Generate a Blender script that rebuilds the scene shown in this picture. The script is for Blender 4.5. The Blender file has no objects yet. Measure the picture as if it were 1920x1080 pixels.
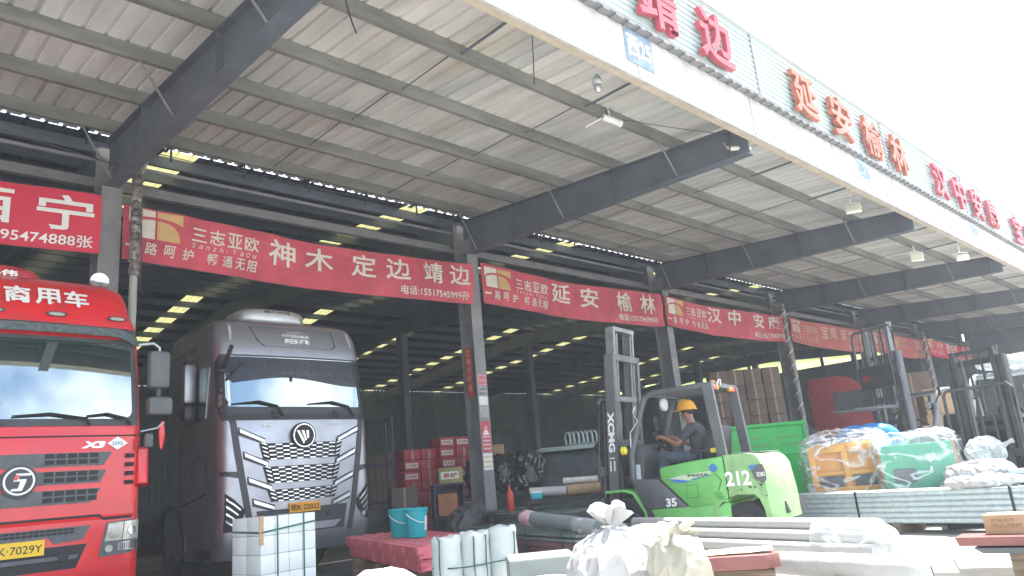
import bpy, bmesh, math, random
from mathutils import Vector, Matrix, noise as mnoise
rad = math.radians
random.seed(7)
scene = bpy.context.scene
COL = scene.collection

# ------------------------------------------------------------------ camera, sky, sun, exposure
cam_data = bpy.data.cameras.new('camera')
cam_data.sensor_width = 36.0
cam_data.lens = 26.006
cam_data.clip_start = 0.05
cam_data.clip_end = 1500
cam = bpy.data.objects.new('camera', cam_data)
COL.objects.link(cam)
right = Vector((0.72535724, -0.68283637, -0.08712845))
up = Vector((-0.11184819, -0.24179933, 0.96385843))
back = Vector((-0.67922519, -0.68939653, -0.2517649))
M = Matrix((right, up, back)).transposed().to_4x4()
M.translation = Vector((0, 0, 1.15))
cam.matrix_world = M
scene.camera = cam

SUN_DIR = Vector((0.30, -0.075, 0.95)).normalized()      # towards the sun
sun_el = math.asin(SUN_DIR.z)
sun_az = math.atan2(SUN_DIR.x, SUN_DIR.y)
world = bpy.data.worlds.new('World')
scene.world = world
world.use_nodes = True
wn = world.node_tree
wn.nodes.clear()
w_out = wn.nodes.new('ShaderNodeOutputWorld')
w_bg = wn.nodes.new('ShaderNodeBackground')
w_bg.inputs['Strength'].default_value = 0.11
w_sky = wn.nodes.new('ShaderNodeTexSky')
w_sky.sky_type = 'NISHITA'
w_sky.sun_disc = False
w_sky.sun_elevation = sun_el
w_sky.sun_rotation = sun_az
w_sky.air_density = 1.0
w_sky.dust_density = 1.5
w_tc = wn.nodes.new('ShaderNodeTexCoord')
w_map = wn.nodes.new('ShaderNodeMapping')
w_map.inputs['Scale'].default_value = (1, 1, 2.2)
w_map.inputs['Location'].default_value = (0.35, 0.1, 0.0)
w_noise = wn.nodes.new('ShaderNodeTexNoise')
w_noise.inputs['Scale'].default_value = 2.1
w_noise.inputs['Detail'].default_value = 9
w_noise.inputs['Roughness'].default_value = 0.55
w_ramp = wn.nodes.new('ShaderNodeMapRange')
w_ramp.inputs['From Min'].default_value = 0.46
w_ramp.inputs['From Max'].default_value = 0.62
w_dot = wn.nodes.new('ShaderNodeVectorMath'); w_dot.operation = 'DOT_PRODUCT'
w_dot.inputs[1].default_value = Vector((0.86, 0.25, 0.44)).normalized()
w_dr = wn.nodes.new('ShaderNodeMapRange')
w_dr.inputs['From Min'].default_value = 0.45
w_dr.inputs['From Max'].default_value = 0.85
w_max = wn.nodes.new('ShaderNodeMath'); w_max.operation = 'MAXIMUM'
w_mix = wn.nodes.new('ShaderNodeMix'); w_mix.data_type = 'RGBA'
w_mix.inputs['B'].default_value = (7.5, 7.6, 7.7, 1)
L = wn.links.new
L(w_tc.outputs['Generated'], w_map.inputs['Vector'])
L(w_map.outputs['Vector'], w_noise.inputs['Vector'])
L(w_noise.outputs['Fac'], w_ramp.inputs['Value'])
L(w_tc.outputs['Generated'], w_dot.inputs[0])
L(w_dot.outputs['Value'], w_dr.inputs['Value'])
L(w_ramp.outputs['Result'], w_max.inputs[0])
L(w_dr.outputs['Result'], w_max.inputs[1])
L(w_max.outputs['Value'], w_mix.inputs['Factor'])
L(w_sky.outputs['Color'], w_mix.inputs['A'])
L(w_mix.outputs['Result'], w_bg.inputs['Color'])
L(w_bg.outputs['Background'], w_out.inputs['Surface'])

sun_data = bpy.data.lights.new('sun', 'SUN')
sun_data.energy = 4.2
sun_data.angle = rad(0.53)
sun_data.color = (1.0, 0.96, 0.9)
sun = bpy.data.objects.new('sun', sun_data)
COL.objects.link(sun)
sun.rotation_euler = (-SUN_DIR).to_track_quat('-Z', 'Y').to_euler()

scene.view_settings.view_transform = 'Standard'
scene.view_settings.look = 'None'
scene.view_settings.gamma = 1
scene.view_settings.exposure = 2.2
scene.cycles.max_bounces = 8
scene.cycles.diffuse_bounces = 5
scene.cycles.transparent_max_bounces = 12

# ------------------------------------------------------------------ materials
MATS = {}
def mat(name, color, rough=0.5, metal=0.0, var=0.12, scale=3.0, bump=0.0, bscale=40.0, spec=0.5, coat=0.0, tint=None, stretch=None):
    """Principled surface whose colour drifts with two octaves of noise (dust, wear), with an optional fine bump."""
    if name in MATS: return MATS[name]
    m = bpy.data.materials.new(name); m.use_nodes = True
    nt = m.node_tree; b = nt.nodes['Principled BSDF']
    b.inputs['Roughness'].default_value = rough
    b.inputs['Metallic'].default_value = metal
    b.inputs['Specular IOR Level'].default_value = spec
    b.inputs['Coat Weight'].default_value = coat
    b.inputs['Coat Roughness'].default_value = 0.08
    tc = nt.nodes.new('ShaderNodeTexCoord')
    src = tc.outputs['Object']
    if stretch:
        mp = nt.nodes.new('ShaderNodeMapping'); mp.inputs['Scale'].default_value = stretch
        nt.links.new(src, mp.inputs['Vector']); src = mp.outputs['Vector']
    n = nt.nodes.new('ShaderNodeTexNoise'); n.inputs['Scale'].default_value = scale; n.inputs['Detail'].default_value = 6
    n.inputs['Roughness'].default_value = 0.62
    nt.links.new(src, n.inputs['Vector'])
    mr = nt.nodes.new('ShaderNodeMapRange'); mr.inputs['From Min'].default_value = 0.3; mr.inputs['From Max'].default_value = 0.7
    nt.links.new(n.outputs['Fac'], mr.inputs['Value'])
    mx = nt.nodes.new('ShaderNodeMix'); mx.data_type = 'RGBA'
    c = Vector(color[:3])
    t = Vector(tint) if tint else c * (1 - var * 2)
    mx.inputs['A'].default_value = (*(t if tint else t), 1)
    mx.inputs['B'].default_value = (*[min(1, v * (1 + var * 0.4)) for v in c], 1)
    nt.links.new(mr.outputs['Result'], mx.inputs['Factor'])
    nt.links.new(mx.outputs['Result'], b.inputs['Base Color'])
    r2 = nt.nodes.new('ShaderNodeMapRange'); r2.inputs['To Min'].default_value = min(1, rough + 0.12); r2.inputs['To Max'].default_value = max(0.02, rough - 0.06)
    nt.links.new(n.outputs['Fac'], r2.inputs['Value']); nt.links.new(r2.outputs['Result'], b.inputs['Roughness'])
    if bump:
        n2 = nt.nodes.new('ShaderNodeTexNoise'); n2.inputs['Scale'].default_value = bscale; n2.inputs['Detail'].default_value = 5
        nt.links.new(src, n2.inputs['Vector'])
        bp = nt.nodes.new('ShaderNodeBump'); bp.inputs['Strength'].default_value = bump; bp.inputs['Distance'].default_value = 0.02
        nt.links.new(n2.outputs['Fac'], bp.inputs['Height']); nt.links.new(bp.outputs['Normal'], b.inputs['Normal'])
    MATS[name] = m
    return m

def mat_glass(name, color, refl):
    if name in MATS: return MATS[name]
    m = bpy.data.materials.new(name); m.use_nodes = True
    nt = m.node_tree; nt.nodes.clear()
    out = nt.nodes.new('ShaderNodeOutputMaterial')
    d = nt.nodes.new('ShaderNodeBsdfDiffuse'); d.inputs['Color'].default_value = (*color, 1)
    g = nt.nodes.new('ShaderNodeBsdfGlossy'); g.inputs['Roughness'].default_value = 0.02; g.inputs['Color'].default_value = (0.84, 0.97, 0.97, 1)
    lw = nt.nodes.new('ShaderNodeLayerWeight'); lw.inputs['Blend'].default_value = 0.35
    mr = nt.nodes.new('ShaderNodeMapRange'); mr.inputs['To Min'].default_value = refl; mr.inputs['To Max'].default_value = 0.95
    nt.links.new(lw.outputs['Fresnel'], mr.inputs['Value'])
    mx = nt.nodes.new('ShaderNodeMixShader')
    nt.links.new(mr.outputs['Result'], mx.inputs['Fac']); nt.links.new(d.outputs['BSDF'], mx.inputs[1]); nt.links.new(g.outputs['BSDF'], mx.inputs[2])
    nt.links.new(mx.outputs['Shader'], out.inputs['Surface'])
    MATS[name] = m
    return m

def mat_film(name, color, lo=0.12, hi=0.75, scale=5.0, stretch=(1, 1, 1)):
    """clear or milky plastic film: partly see-through, sharp creases more opaque and glossy"""
    if name in MATS: return MATS[name]
    m = bpy.data.materials.new(name); m.use_nodes = True
    nt = m.node_tree; nt.nodes.clear()
    out = nt.nodes.new('ShaderNodeOutputMaterial')
    p = nt.nodes.new('ShaderNodeBsdfPrincipled'); p.inputs['Base Color'].default_value = (*color, 1); p.inputs['Roughness'].default_value = 0.16
    p.inputs['Specular IOR Level'].default_value = 0.8
    t = nt.nodes.new('ShaderNodeBsdfTransparent'); t.inputs['Color'].default_value = (0.96, 0.98, 0.98, 1)
    tc = nt.nodes.new('ShaderNodeTexCoord'); mp = nt.nodes.new('ShaderNodeMapping'); mp.inputs['Scale'].default_value = stretch
    mp.inputs['Rotation'].default_value = (0.3, 0.5, 0.2)
    nz = nt.nodes.new('ShaderNodeTexNoise'); nz.inputs['Scale'].default_value = scale; nz.inputs['Detail'].default_value = 2; nz.inputs['Distortion'].default_value = 0.7
    # creases where the noise crosses its middle value
    s1 = nt.nodes.new('ShaderNodeMath'); s1.operation = 'SUBTRACT'; s1.inputs[1].default_value = 0.5
    s2 = nt.nodes.new('ShaderNodeMath'); s2.operation = 'ABSOLUTE'
    mr = nt.nodes.new('ShaderNodeMapRange'); mr.inputs['From Min'].default_value = 0.0; mr.inputs['From Max'].default_value = 0.05
    mr.inputs['To Min'].default_value = hi; mr.inputs['To Max'].default_value = lo
    mx = nt.nodes.new('ShaderNodeMixShader')
    bp = nt.nodes.new('ShaderNodeBump'); bp.inputs['Strength'].default_value = 0.9; bp.inputs['Distance'].default_value = 0.05
    l = nt.links.new
    l(tc.outputs['Object'], mp.inputs['Vector']); l(mp.outputs['Vector'], nz.inputs['Vector'])
    l(nz.outputs['Fac'], s1.inputs[0]); l(s1.outputs['Value'], s2.inputs[0]); l(s2.outputs['Value'], mr.inputs['Value'])
    l(nz.outputs['Fac'], bp.inputs['Height']); l(bp.outputs['Normal'], p.inputs['Normal'])
    l(mr.outputs['Result'], mx.inputs['Fac']); l(t.outputs['BSDF'], mx.inputs[1]); l(p.outputs['BSDF'], mx.inputs[2])
    l(mx.outputs['Shader'], out.inputs['Surface'])
    MATS[name] = m
    return m

def mat_translucent(name, color, dif=(0.5, 0.5, 0.4)):
    if name in MATS: return MATS[name]
    m = bpy.data.materials.new(name); m.use_nodes = True
    nt = m.node_tree; nt.nodes.clear()
    out = nt.nodes.new('ShaderNodeOutputMaterial')
    a = nt.nodes.new('ShaderNodeBsdfTranslucent'); a.inputs['Color'].default_value = (*color, 1)
    d = nt.nodes.new('ShaderNodeBsdfDiffuse'); d.inputs['Color'].default_value = (*dif, 1)
    tc = nt.nodes.new('ShaderNodeTexCoord'); n = nt.nodes.new('ShaderNodeTexNoise'); n.inputs['Scale'].default_value = 1.4; n.inputs['Detail'].default_value = 5
    mr = nt.nodes.new('ShaderNodeMapRange'); mr.inputs['To Min'].default_value = 0.0; mr.inputs['To Max'].default_value = 0.45
    mx = nt.nodes.new('ShaderNodeMixShader')
    nt.links.new(tc.outputs['Object'], n.inputs['Vector']); nt.links.new(n.outputs['Fac'], mr.inputs['Value']); nt.links.new(mr.outputs['Result'], mx.inputs['Fac'])
    nt.links.new(a.outputs['BSDF'], mx.inputs[1]); nt.links.new(d.outputs['BSDF'], mx.inputs[2]); nt.links.new(mx.outputs['Shader'], out.inputs['Surface'])
    MATS[name] = m
    return m

def mat_sheets(name, base, amt):
    """steel roof sheets: each sheet has its own slight tint, plus streaky grime along the ribs"""
    m = bpy.data.materials.new(name); m.use_nodes = True
    nt = m.node_tree; b = nt.nodes['Principled BSDF']; b.inputs['Roughness'].default_value = 0.55
    tc = nt.nodes.new('ShaderNodeTexCoord')
    sn = nt.nodes.new('ShaderNodeVectorMath'); sn.operation = 'SNAP'; sn.inputs[1].default_value = (0.75, 2.6, 50)
    wnz = nt.nodes.new('ShaderNodeTexWhiteNoise'); wnz.noise_dimensions = '3D'
    mp = nt.nodes.new('ShaderNodeMapping'); mp.inputs['Scale'].default_value = (2.2, 0.35, 1)
    n = nt.nodes.new('ShaderNodeTexNoise'); n.inputs['Scale'].default_value = 1.3; n.inputs['Detail'].default_value = 7
    cr = nt.nodes.new('ShaderNodeValToRGB')
    cr.color_ramp.elements[0].color = (base[0] * (1 - amt), base[1] * (1 - amt), base[2] * (1 - amt), 1)
    cr.color_ramp.elements[1].color = (base[0] * (1 + amt * .5), base[1] * (1 + amt * .5), base[2] * (1 + amt * .5), 1)
    e = cr.color_ramp.elements.new(0.5); e.color = (base[0] * 1.0, base[1] * 0.955, base[2] * 0.935, 1)
    mr = nt.nodes.new('ShaderNodeMapRange'); mr.inputs['From Min'].default_value = 0.25; mr.inputs['From Max'].default_value = 0.7; mr.inputs['To Min'].default_value = 0.55
    mu = nt.nodes.new('ShaderNodeMix'); mu.data_type = 'RGBA'; mu.blend_type = 'MULTIPLY'; mu.inputs['Factor'].default_value = 0.9
    nt.links.new(tc.outputs['Object'], sn.inputs[0]); nt.links.new(sn.outputs['Vector'], wnz.inputs['Vector'])
    nt.links.new(wnz.outputs['Value'], cr.inputs['Fac'])
    nt.links.new(tc.outputs['Object'], mp.inputs['Vector']); nt.links.new(mp.outputs['Vector'], n.inputs['Vector'])
    nt.links.new(n.outputs['Fac'], mr.inputs['Value'])
    nt.links.new(cr.outputs['Color'], mu.inputs['A']); nt.links.new(mr.outputs['Result'], mu.inputs['B'])
    mp2 = nt.nodes.new('ShaderNodeMapping'); mp2.inputs['Scale'].default_value = (1.1, 0.45, 1)
    n3 = nt.nodes.new('ShaderNodeTexNoise'); n3.inputs['Scale'].default_value = 0.55; n3.inputs['Detail'].default_value = 8
    m3 = nt.nodes.new('ShaderNodeMapRange'); m3.inputs['From Min'].default_value = 0.60; m3.inputs['From Max'].default_value = 0.78; m3.inputs['To Max'].default_value = 0.55
    mx3 = nt.nodes.new('ShaderNodeMix'); mx3.data_type = 'RGBA'; mx3.inputs['B'].default_value = (0.50, 0.44, 0.31, 1)
    nt.links.new(tc.outputs['Object'], mp2.inputs['Vector']); nt.links.new(mp2.outputs['Vector'], n3.inputs['Vector'])
    nt.links.new(n3.outputs['Fac'], m3.inputs['Value']); nt.links.new(m3.outputs['Result'], mx3.inputs['Factor'])
    nt.links.new(mu.outputs['Result'], mx3.inputs['A'])
    nt.links.new(mx3.outputs['Result'], b.inputs['Base Color'])
    MATS[name] = m
    return m

# ------------------------------------------------------------------ mesh helpers
def new_obj(name, me, m=None, parent=None):
    o = bpy.data.objects.new(name, me)
    COL.objects.link(o)
    if m: me.materials.append(m)
    if parent: o.parent = parent
    return o

def tag(o, label=None, cat=None, group=None, kind=None):
    if label: o['label'] = label
    if cat: o['category'] = cat
    if group: o['group'] = group
    if kind: o['kind'] = kind
    return o

def thing(name, label, cat, loc=(0, 0, 0), yaw=0.0, group=None):
    o = bpy.data.objects.new(name, None)
    o.empty_display_size = 0.2
    COL.objects.link(o)
    o.location = loc; o.rotation_euler = (0, 0, rad(yaw))
    return tag(o, label, cat, group)

class MB:
    def __init__(self): self.bm = bmesh.new()
    def box(self, c, s, rot=None, bev=0.0):
        mtx = Matrix.Translation(Vector(c))
        if rot is not None:
            mtx = mtx @ (rot.to_4x4() if not isinstance(rot, (int, float)) else Matrix.Rotation(rad(rot), 4, 'Z'))
        mtx = mtx @ Matrix.Diagonal((s[0], s[1], s[2], 1))
        r = bmesh.ops.create_cube(self.bm, size=1, matrix=mtx)
        if bev:
            es = list({e for v in r['verts'] for e in v.link_edges})
            bmesh.ops.bevel(self.bm, geom=es, offset=bev, segments=2, profile=0.5, affect='EDGES')
        return self
    def cyl(self, p0, p1, r, r2=None, n=16, caps=True):
        p0 = Vector(p0); p1 = Vector(p1); d = p1 - p0
        q = Vector((0, 0, 1)).rotation_difference(d.normalized())
        mtx = Matrix.Translation((p0 + p1) / 2) @ q.to_matrix().to_4x4()
        bmesh.ops.create_cone(self.bm, cap_ends=caps, segments=n, radius1=r, radius2=r if r2 is None else r2, depth=d.length, matrix=mtx)
        return self
    def tube(self, pts, r, n=8):
        pts = [Vector(p) for p in pts]
        rings = []
        for i, p in enumerate(pts):
            d = (pts[min(i + 1, len(pts) - 1)] - pts[max(i - 1, 0)]).normalized()
            a = d.cross(Vector((0, 0, 1)))
            if a.length < 1e-3: a = d.cross(Vector((1, 0, 0)))
            a.normalize(); b = d.cross(a)
            rr = r[i] if isinstance(r, (list, tuple)) else r
            rings.append([self.bm.verts.new(p + (a * math.cos(t) + b * math.sin(t)) * rr) for t in [2 * math.pi * k / n for k in range(n)]])
        for i in range(len(rings) - 1):
            for k in range(n):
                self.bm.faces.new((rings[i][k], rings[i][(k + 1) % n], rings[i + 1][(k + 1) % n], rings[i + 1][k]))
        self.bm.faces.new(rings[0][::-1]); self.bm.faces.new(rings[-1])
        return self
    def prism(self, poly, axis, a, b):
        """polygon in the other two axes, extruded along axis from a to b"""
        def P(u, v, w):
            return {'X': (w, u, v), 'Y': (u, w, v), 'Z': (u, v, w)}[axis]
        v0 = [self.bm.verts.new(P(u, v, a)) for u, v in poly]
        v1 = [self.bm.verts.new(P(u, v, b)) for u, v in poly]
        fs = [self.bm.faces.new(v0), self.bm.faces.new(v1)]
        k = len(poly)
        for i in range(k):
            fs.append(self.bm.faces.new((v0[i], v0[(i + 1) % k], v1[(i + 1) % k], v1[i])))
        bmesh.ops.recalc_face_normals(self.bm, faces=fs)
        return self
    def lathe(self, prof, c=(0, 0, 0), axis='Z', n=24):
        """profile [(radius, height)] turned about an axis through c"""
        c = Vector(c); rings = []
        for r, h in prof:
            ring = []
            for k in range(n):
                t = 2 * math.pi * k / n
                x, y = r * math.cos(t), r * math.sin(t)
                p = {'Z': (x, y, h), 'Y': (x, h, y), 'X': (h, x, y)}[axis]
                ring.append(self.bm.verts.new(c + Vector(p)))
            rings.append(ring)
        fs = []
        for i in range(len(rings) - 1):
            for k in range(n):
                fs.append(self.bm.faces.new((rings[i][k], rings[i][(k + 1) % n], rings[i + 1][(k + 1) % n], rings[i + 1][k])))
        fs.append(self.bm.faces.new(rings[0][::-1])); fs.append(self.bm.faces.new(rings[-1]))
        bmesh.ops.recalc_face_normals(self.bm, faces=fs)
        return self
    def blob(self, c, s, seed=0, amp=0.05, freq=3.0, power=3.0, sub=4, crease=0.0):
        """soft rounded sack / wrapped bundle: superellipsoid with creased noise"""
        allv = bmesh.ops.create_icosphere(self.bm, subdivisions=sub + 1, radius=1)['verts']
        off = Vector((seed * 7.31, seed * 3.17, seed * 1.7))
        for v in allv:
            d = v.co.copy()
            k = (abs(d.x) ** power + abs(d.y) ** power + abs(d.z) ** power) ** (1 / power)
            d = d / k
            p = Vector((d.x * s[0] / 2, d.y * s[1] / 2, d.z * s[2] / 2))
            nn = d.normalized()
            q = p * freq + off
            h = mnoise.noise(q * .7) * 0.8 + (0.4 - abs(mnoise.noise(q * 1.3 + Vector((3, 1, 2))))) * 0.55 + (0.3 - abs(mnoise.noise(Vector((q.x * 1.2, q.y * 1.2, q.z * 3.2))))) * 0.14
            p += nn * amp * h
            if crease:
                w = Vector((q.x * .9 + .5 * q.y, q.y * .9, q.z * .55))
                p += nn * crease * ((1 - abs(mnoise.noise(w * .9))) ** 7 * 1.0 + (1 - abs(mnoise.noise(w * 2.1 + Vector((5, 5, 5))))) ** 6 * .55 - .5)
            v.co = Vector(c) + p
        return self
    def bevel(self, w, ang=30, seg=2):
        es = [e for e in self.bm.edges if len(e.link_faces) == 2 and e.calc_face_angle(0) > rad(ang)]
        bmesh.ops.bevel(self.bm, geom=es, offset=w, segments=seg, profile=0.5, affect='EDGES', clamp_overlap=True)
        return self
    def mapv(self, f):
        for v in self.bm.verts: v.co = Vector(f(v.co))
        return self
    def build(self, name, m, parent=None, smooth=35, label=None):
        me = bpy.data.meshes.new(name)
        bmesh.ops.remove_doubles(self.bm, verts=self.bm.verts, dist=1e-5)
        self.bm.to_mesh(me); self.bm.free()
        if smooth:
            me.polygons.foreach_set('use_smooth', [True] * len(me.polygons))
            me.set_sharp_from_angle(angle=rad(smooth))
        o = new_obj(name, me, m, parent)
        if label: o['label'] = label
        return o

TEXT_CACHE = {}
def text_verts(body, bold=0.02, extrude=0.0, shear=0.0, spacing=1.0):
    key = (body, bold, extrude, shear, spacing)
    if key in TEXT_CACHE: return TEXT_CACHE[key]
    c = bpy.data.curves.new('lettering', 'FONT')
    c.body = body; c.offset = bold; c.extrude = extrude; c.shear = shear; c.space_character = spacing
    c.resolution_u = 3
    o = bpy.data.objects.new('lettering', c)
    COL.objects.link(o)
    bpy.context.view_layer.update()
    dg = bpy.context.evaluated_depsgraph_get()
    me = bpy.data.meshes.new_from_object(o.evaluated_get(dg), depsgraph=dg)
    vs = [v.co.copy() for v in me.vertices]
    fs = [list(p.vertices) for p in me.polygons]
    bpy.data.objects.remove(o); bpy.data.curves.remove(c); bpy.data.meshes.remove(me)
    x0 = min(v.x for v in vs); x1 = max(v.x for v in vs); y0 = min(v.y for v in vs); y1 = max(v.y for v in vs)
    TEXT_CACHE[key] = (vs, fs, x0, x1, y0, y1)
    return TEXT_CACHE[key]

class TB:
    """collects lettering: each text fitted to a rectangle in (u, v), then mapped to 3D"""
    def __init__(self): self.v = []; self.f = []
    def add(self, body, u0, v0, u1, v1, f, bold=0.02, depth=0.0, shear=0.0, spacing=1.0, rot=0, keep=False):
        vs, fs, x0, x1, y0, y1 = text_verts(body, bold, 0.5 if depth else 0.0, shear, spacing)
        b = len(self.v)
        for p in vs:
            a = (p.x - x0) / (x1 - x0); c = (p.y - y0) / (y1 - y0)
            if rot == -90: a, c = c, 1 - a
            elif rot == 90: a, c = 1 - c, a
            self.v.append(Vector(f(u0 + a * (u1 - u0), v0 + c * (v1 - v0), p.z * 2 * depth * 0.5 if depth else 0.0)))
        self.f += [[i + b for i in q] for q in fs]
        return self
    def quad(self, pts, f):
        b = len(self.v)
        self.v += [Vector(f(u, v, 0.0)) for u, v in pts]
        self.f.append(list(range(b, b + len(pts))))
        return self
    def build(self, name, m, parent=None, label=None):
        me = bpy.data.meshes.new(name)
        me.from_pydata([tuple(v) for v in self.v], [], self.f)
        me.update()
        o = new_obj(name, me, m, parent)
        if label: o['label'] = label
        return o

def front(y, off=0.004):
    """(u, v) -> a plane facing -Y at depth y"""
    return lambda u, v, d: (u, y - off - d, v)
def left_side(x, off=0.004, flip=-1):
    """(u, v) -> plane facing -X ; u runs along y, text reads from +y to -y"""
    return lambda u, v, d: (x - off - d, -u, v)

def copy_tree(o, parent=None):
    c = o.copy(); COL.objects.link(c); c.parent = parent
    for ch in list(o.children): copy_tree(ch, c)
    return c

# ------------------------------------------------------------------ common materials
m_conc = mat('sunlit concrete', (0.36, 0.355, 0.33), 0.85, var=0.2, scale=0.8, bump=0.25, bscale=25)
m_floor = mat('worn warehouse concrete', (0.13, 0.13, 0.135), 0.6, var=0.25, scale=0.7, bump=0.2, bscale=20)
m_steel = mat('dusty grey painted steel', (0.25, 0.25, 0.26), 0.5, 0.1, var=0.16, scale=2.0)
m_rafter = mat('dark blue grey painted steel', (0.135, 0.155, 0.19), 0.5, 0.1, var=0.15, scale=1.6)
m_purlin = mat('galvanised purlin steel', (0.26, 0.262, 0.245), 0.55, 0.15, var=0.25, scale=1.1, stretch=(0.6, 3, 3))
m_sheet = mat_sheets('pale roof sheets', (0.80, 0.80, 0.775), 0.15)
m_dsheet = mat('shade darkened inner roof sheets', (0.05, 0.06, 0.095), 0.7, var=0.2)  # interior shade put into the colour, darker than the canopy sheets
m_sky = mat_translucent('translucent skylight sheet', (0.165, 0.16, 0.075), (0.16, 0.16, 0.12))
m_win = mat_translucent('translucent wall sheet', (0.80, 0.85, 0.55), (.7, .72, .5))
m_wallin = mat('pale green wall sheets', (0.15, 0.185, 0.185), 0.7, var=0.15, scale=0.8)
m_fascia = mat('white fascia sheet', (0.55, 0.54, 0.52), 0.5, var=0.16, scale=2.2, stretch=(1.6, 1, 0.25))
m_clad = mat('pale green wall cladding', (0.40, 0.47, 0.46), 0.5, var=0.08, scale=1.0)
m_cream = mat('cream trim', (0.55, 0.47, 0.36), 0.6, var=0.12)
m_white = mat('white paint', (0.80, 0.80, 0.78), 0.5, var=0.06)
m_black = mat('black rubber', (0.02, 0.02, 0.022), 0.7, var=0.25, scale=8)
m_dark = mat('dark grey plastic', (0.055, 0.06, 0.066), 0.5, var=0.2, scale=5)
m_chrome = mat('chrome', (0.80, 0.81, 0.83), 0.22, 0.7, var=0.05)
m_galv = mat('galvanised steel', (0.56, 0.64, 0.67), 0.4, 0.25, var=0.12, scale=2, stretch=(0.5, 6, 6))

# ------------------------------------------------------------------ ground
me = bpy.data.meshes.new('ground'); S = 150
me.from_pydata([(-S, -S, 0), (S, -S, 0), (S, S, 0), (-S, S, 0)], [], [(0, 1, 2, 3)])
tag(new_obj('ground', me, m_conc), kind='structure')
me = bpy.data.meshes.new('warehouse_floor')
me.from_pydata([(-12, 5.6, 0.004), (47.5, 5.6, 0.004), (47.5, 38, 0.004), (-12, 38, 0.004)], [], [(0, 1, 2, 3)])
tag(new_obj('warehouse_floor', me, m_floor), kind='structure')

# ------------------------------------------------------------------ warehouse
WX0, WX1 = -12.0, 47.45
COLX = [3.15 + 7.38 * k for k in range(-2, 7)]
def zp(y): return 6.95 + 0.085 * (y - 12) if y < 25 else 8.055 - 0.085 * (y - 25)
wh = thing('warehouse', 'long steel framed warehouse with a deep corrugated canopy and open loading bays', 'warehouse', (0, 0, 0))

def ribbed(x0, x1, ya, yb, off=0.2, period=0.25):
    """trapezoidal roof sheet between x0 and x1 from eave ya to yb"""
    bm = bmesh.new(); prof = []
    x = x0
    while x < x1 - 1e-4:
        for dx, dz in ((0, 0), (.185, 0), (.2, .032), (.235, .032)):
            if x + dx < x1: prof.append((x + dx, dz))
        x += period
    prof.append((x1, 0))
    a = [bm.verts.new((px, ya, zp(ya) + off + dz)) for px, dz in prof]
    b = [bm.verts.new((px, yb, zp(yb) + off + dz)) for px, dz in prof]
    for i in range(len(prof) - 1): bm.faces.new((a[i], a[i + 1], b[i + 1], b[i]))
    mb = MB(); mb.bm.free(); mb.bm = bm
    return mb
ribbed(WX0, WX1, 4.9, 12.24).build('canopy_sheet', m_sheet, wh, smooth=0)
SKX = [4.35 + 5.08 * k for k in range(-3, 9)]
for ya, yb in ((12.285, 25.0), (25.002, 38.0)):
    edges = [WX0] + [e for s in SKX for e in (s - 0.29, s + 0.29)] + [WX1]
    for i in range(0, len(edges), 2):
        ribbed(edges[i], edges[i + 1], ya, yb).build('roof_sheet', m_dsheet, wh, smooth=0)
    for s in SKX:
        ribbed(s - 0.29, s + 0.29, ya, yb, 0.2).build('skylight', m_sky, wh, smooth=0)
PURY = [4.98, 6.3, 7.62, 8.95, 10.25, 11.55] + [12.62 + 0.88 * k for k in range(14)] + [25.7 + 1.25 * k for k in range(10)]
CP = [(0, 0), (.07, 0), (.07, .012), (.012, .012), (.012, .188), (.07, .188), (.07, .2), (0, .2)]
for y in PURY:
    z = zp(y)
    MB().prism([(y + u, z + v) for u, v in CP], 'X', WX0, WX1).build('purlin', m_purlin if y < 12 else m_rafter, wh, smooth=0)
for x in COLX:
    # tapered cantilever rafter: web and two flanges
    yt, yr = 5.02, 12.1
    mb = MB()
    bot = lambda y: 5.86 + (6.16 - 5.86) * (y - yt) / (yr - yt)
    mb.prism([(yt, bot(yt) + .012), (yr, bot(yr) + .012), (yr, zp(yr) - .014), (yt, zp(yt) - .014)], 'X', x - .006, x + .006)
    mb.prism([(yt, bot(yt) - .006), (yr, bot(yr) - .006), (yr, bot(yr) + .01), (yt, bot(yt) + .01)], 'X', x - .11, x + .11)
    mb.prism([(yt, zp(yt) - .016), (yr, zp(yr) - .016), (yr, zp(yr) - .002), (yt, zp(yt) - .002)], 'X', x - .11, x + .11)
    for y in (5.3, 7.66, 10.29):
        mb.box((x, y, (bot(y) + zp(y)) / 2), (.2, .012, zp(y) - bot(y) - .03))
    mb.build('canopy_rafter', m_rafter, wh, smooth=0)
    mb = MB()
    for a, b in ((12.3, 25.0), (25.004, 38.0)):
        mb.prism([(a, zp(a) - .55), (b, zp(b) - .55), (b, zp(b) - .004), (a, zp(a) - .004)], 'X', x - .1, x + .1)
    mb.build('inner_rafter', m_rafter, wh, smooth=0)
    mb = MB()
    hz = 6.13
    mb.box((x, 11.87, hz / 2), (.30, .018, hz)).box((x, 12.28, hz / 2 + .4), (.30, .018, hz + .8)).box((x, 12.075, hz / 2 + .2), (.014, .39, hz + .4))
    mb.box((x, 12.07, 0.015), (.44, .56, .03))
    mb.build('column', m_steel, wh, smooth=0)
    for y in (25.0,):
        MB().box((x, y, zp(y) / 2 - .28), (.3, .4, zp(y) - .56)).build('inner_column', m_rafter, wh, smooth=0)
    for y in (6.3, 8.95, 11.55):
        mb = MB()
        for s in (-1, 1):
            mb.tube([(x + s * .55, y + .03, zp(y) + .03), (x + s * .10, y + .03, bot(y) + .02)], .018, 6)
        mb.build('fly_brace', m_purlin, wh)
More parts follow.
